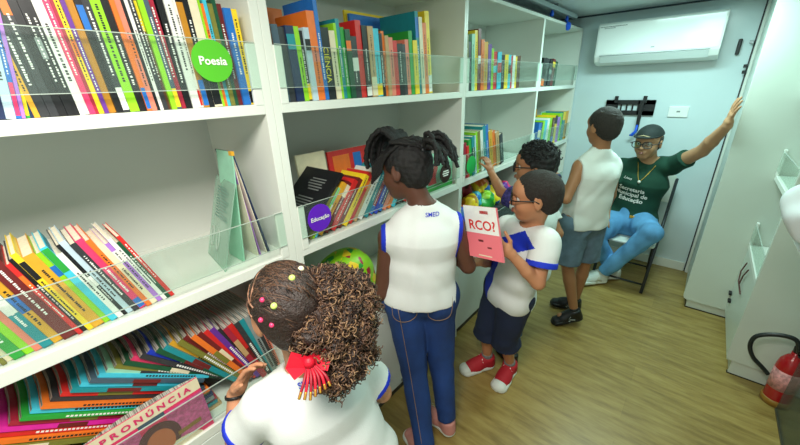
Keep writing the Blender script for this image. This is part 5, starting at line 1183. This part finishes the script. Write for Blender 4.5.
for s_ in 'LR': sock(f, s_, r, mat('white_knit', srgb(214,214,206), 0.9), 0.05, 0.046); shoe(f, s_, r, 0.285, WS, WRUB, 'sneaker', stripe=mat('beige_stripe', srgb(196,186,150), 0.5), h=0.006)
# cap
hh = f.head; H = hh.H
CAPM = mat('dark_cap', srgb(24, 34, 34), 0.8)
cap, _ = solid('cap', [ell(hh.p(-0.07,0,0.14), np.array([0.475,0.39,0.44])*H, hh.M, 0), ('&', (lambda Q_, cc=hh.p(0.1,0,0.22), nv=nrm(0.18*hh.F+hh.U): -((Q_-cc)@nv)), None, None, 0)], 0.005, CAPM, r)
vs = []; N = 16
for i in range(N+1):
    t = math.radians(-62+124*i/N)
    for rad, dz, th_ in ((0.44, 0.24, 0), (0.44+0.17*math.cos(t*1.3), 0.25-0.03*math.cos(t), 0), (0.44+0.17*math.cos(t*1.3), 0.275-0.03*math.cos(t), 0), (0.44, 0.265, 0)):
        vs.append(hh.p(-0.06+rad*math.cos(t), rad*0.86*math.sin(t), dz)-rel(r))
MB().add(vs, [[0,1,2,3],[4*N+3,4*N+2,4*N+1,4*N]]+[[4*i+k_, 4*i+4+k_, 4*i+4+(k_+1)%4, 4*i+(k_+1)%4] for i in range(N) for k_ in range(4)]).build('brim', CAPM, cap, False)
MB().tube([hh.p(0.36,-0.20,0.24)-rel(r), hh.p(0.42,0,0.30)-rel(r), hh.p(0.36,0.20,0.24)-rel(r)], 0.004, 5).build('piping', mat('beige_trim', srgb(190,170,130), 0.6), cap, True)
hair_cap(f, r, mat('grey_hair', srgb(70,66,62), 0.8, noise=0.4, nscale=150), [((0.10,0,0.0), (-0.85,0,-0.25)), ((0.02,0,-0.2), (-0.6,0,0.8)), ((0,0,0.2), (0,0,-1))], e=0.015, amp=0.001, sc=200)
# medal on its cord
nk = f.J['neck']; pend = nk-f.up*0.13+f.front*0.13-f.side*0.0
hq = bv.ray_cast(Vector(nk-f.up*0.12+f.front*0.3), Vector(-f.front), 0.5)
pend = V(hq[0])+f.front*0.006 if hq[0] is not None else pend
for q in (1, -1):
    ps = []
    for t in np.linspace(0, 1, 9):
        g_ = (nk+f.side*q*0.062*(1-t)**0.8+f.up*(0.015-0.135*t)); hq = bv.ray_cast(Vector(g_+f.front*0.3), Vector(-f.front), 0.5)
        ps.append((V(hq[0])+f.front*0.003 if hq[0] is not None else g_)-rel(r))
    MB().tube(ps, 0.0022, 5).build('neck_cord', GLD, r, True)
pd = MB(); sphere(pd, pend-rel(r), 0.011, I3, 12, 8, (1,1,1.2)); pd.build('pendant', mat('pearl', srgb(230,226,214), 0.2), r, True)
bq = MB(); bq.box(-0.02,0.02,-0.004,0.004,-0.012,0.012).build('belt_buckle', GLD, r, bevel=0.004, loc=tuple(pl_+V(.04,-.155,.075)-rel(r)))
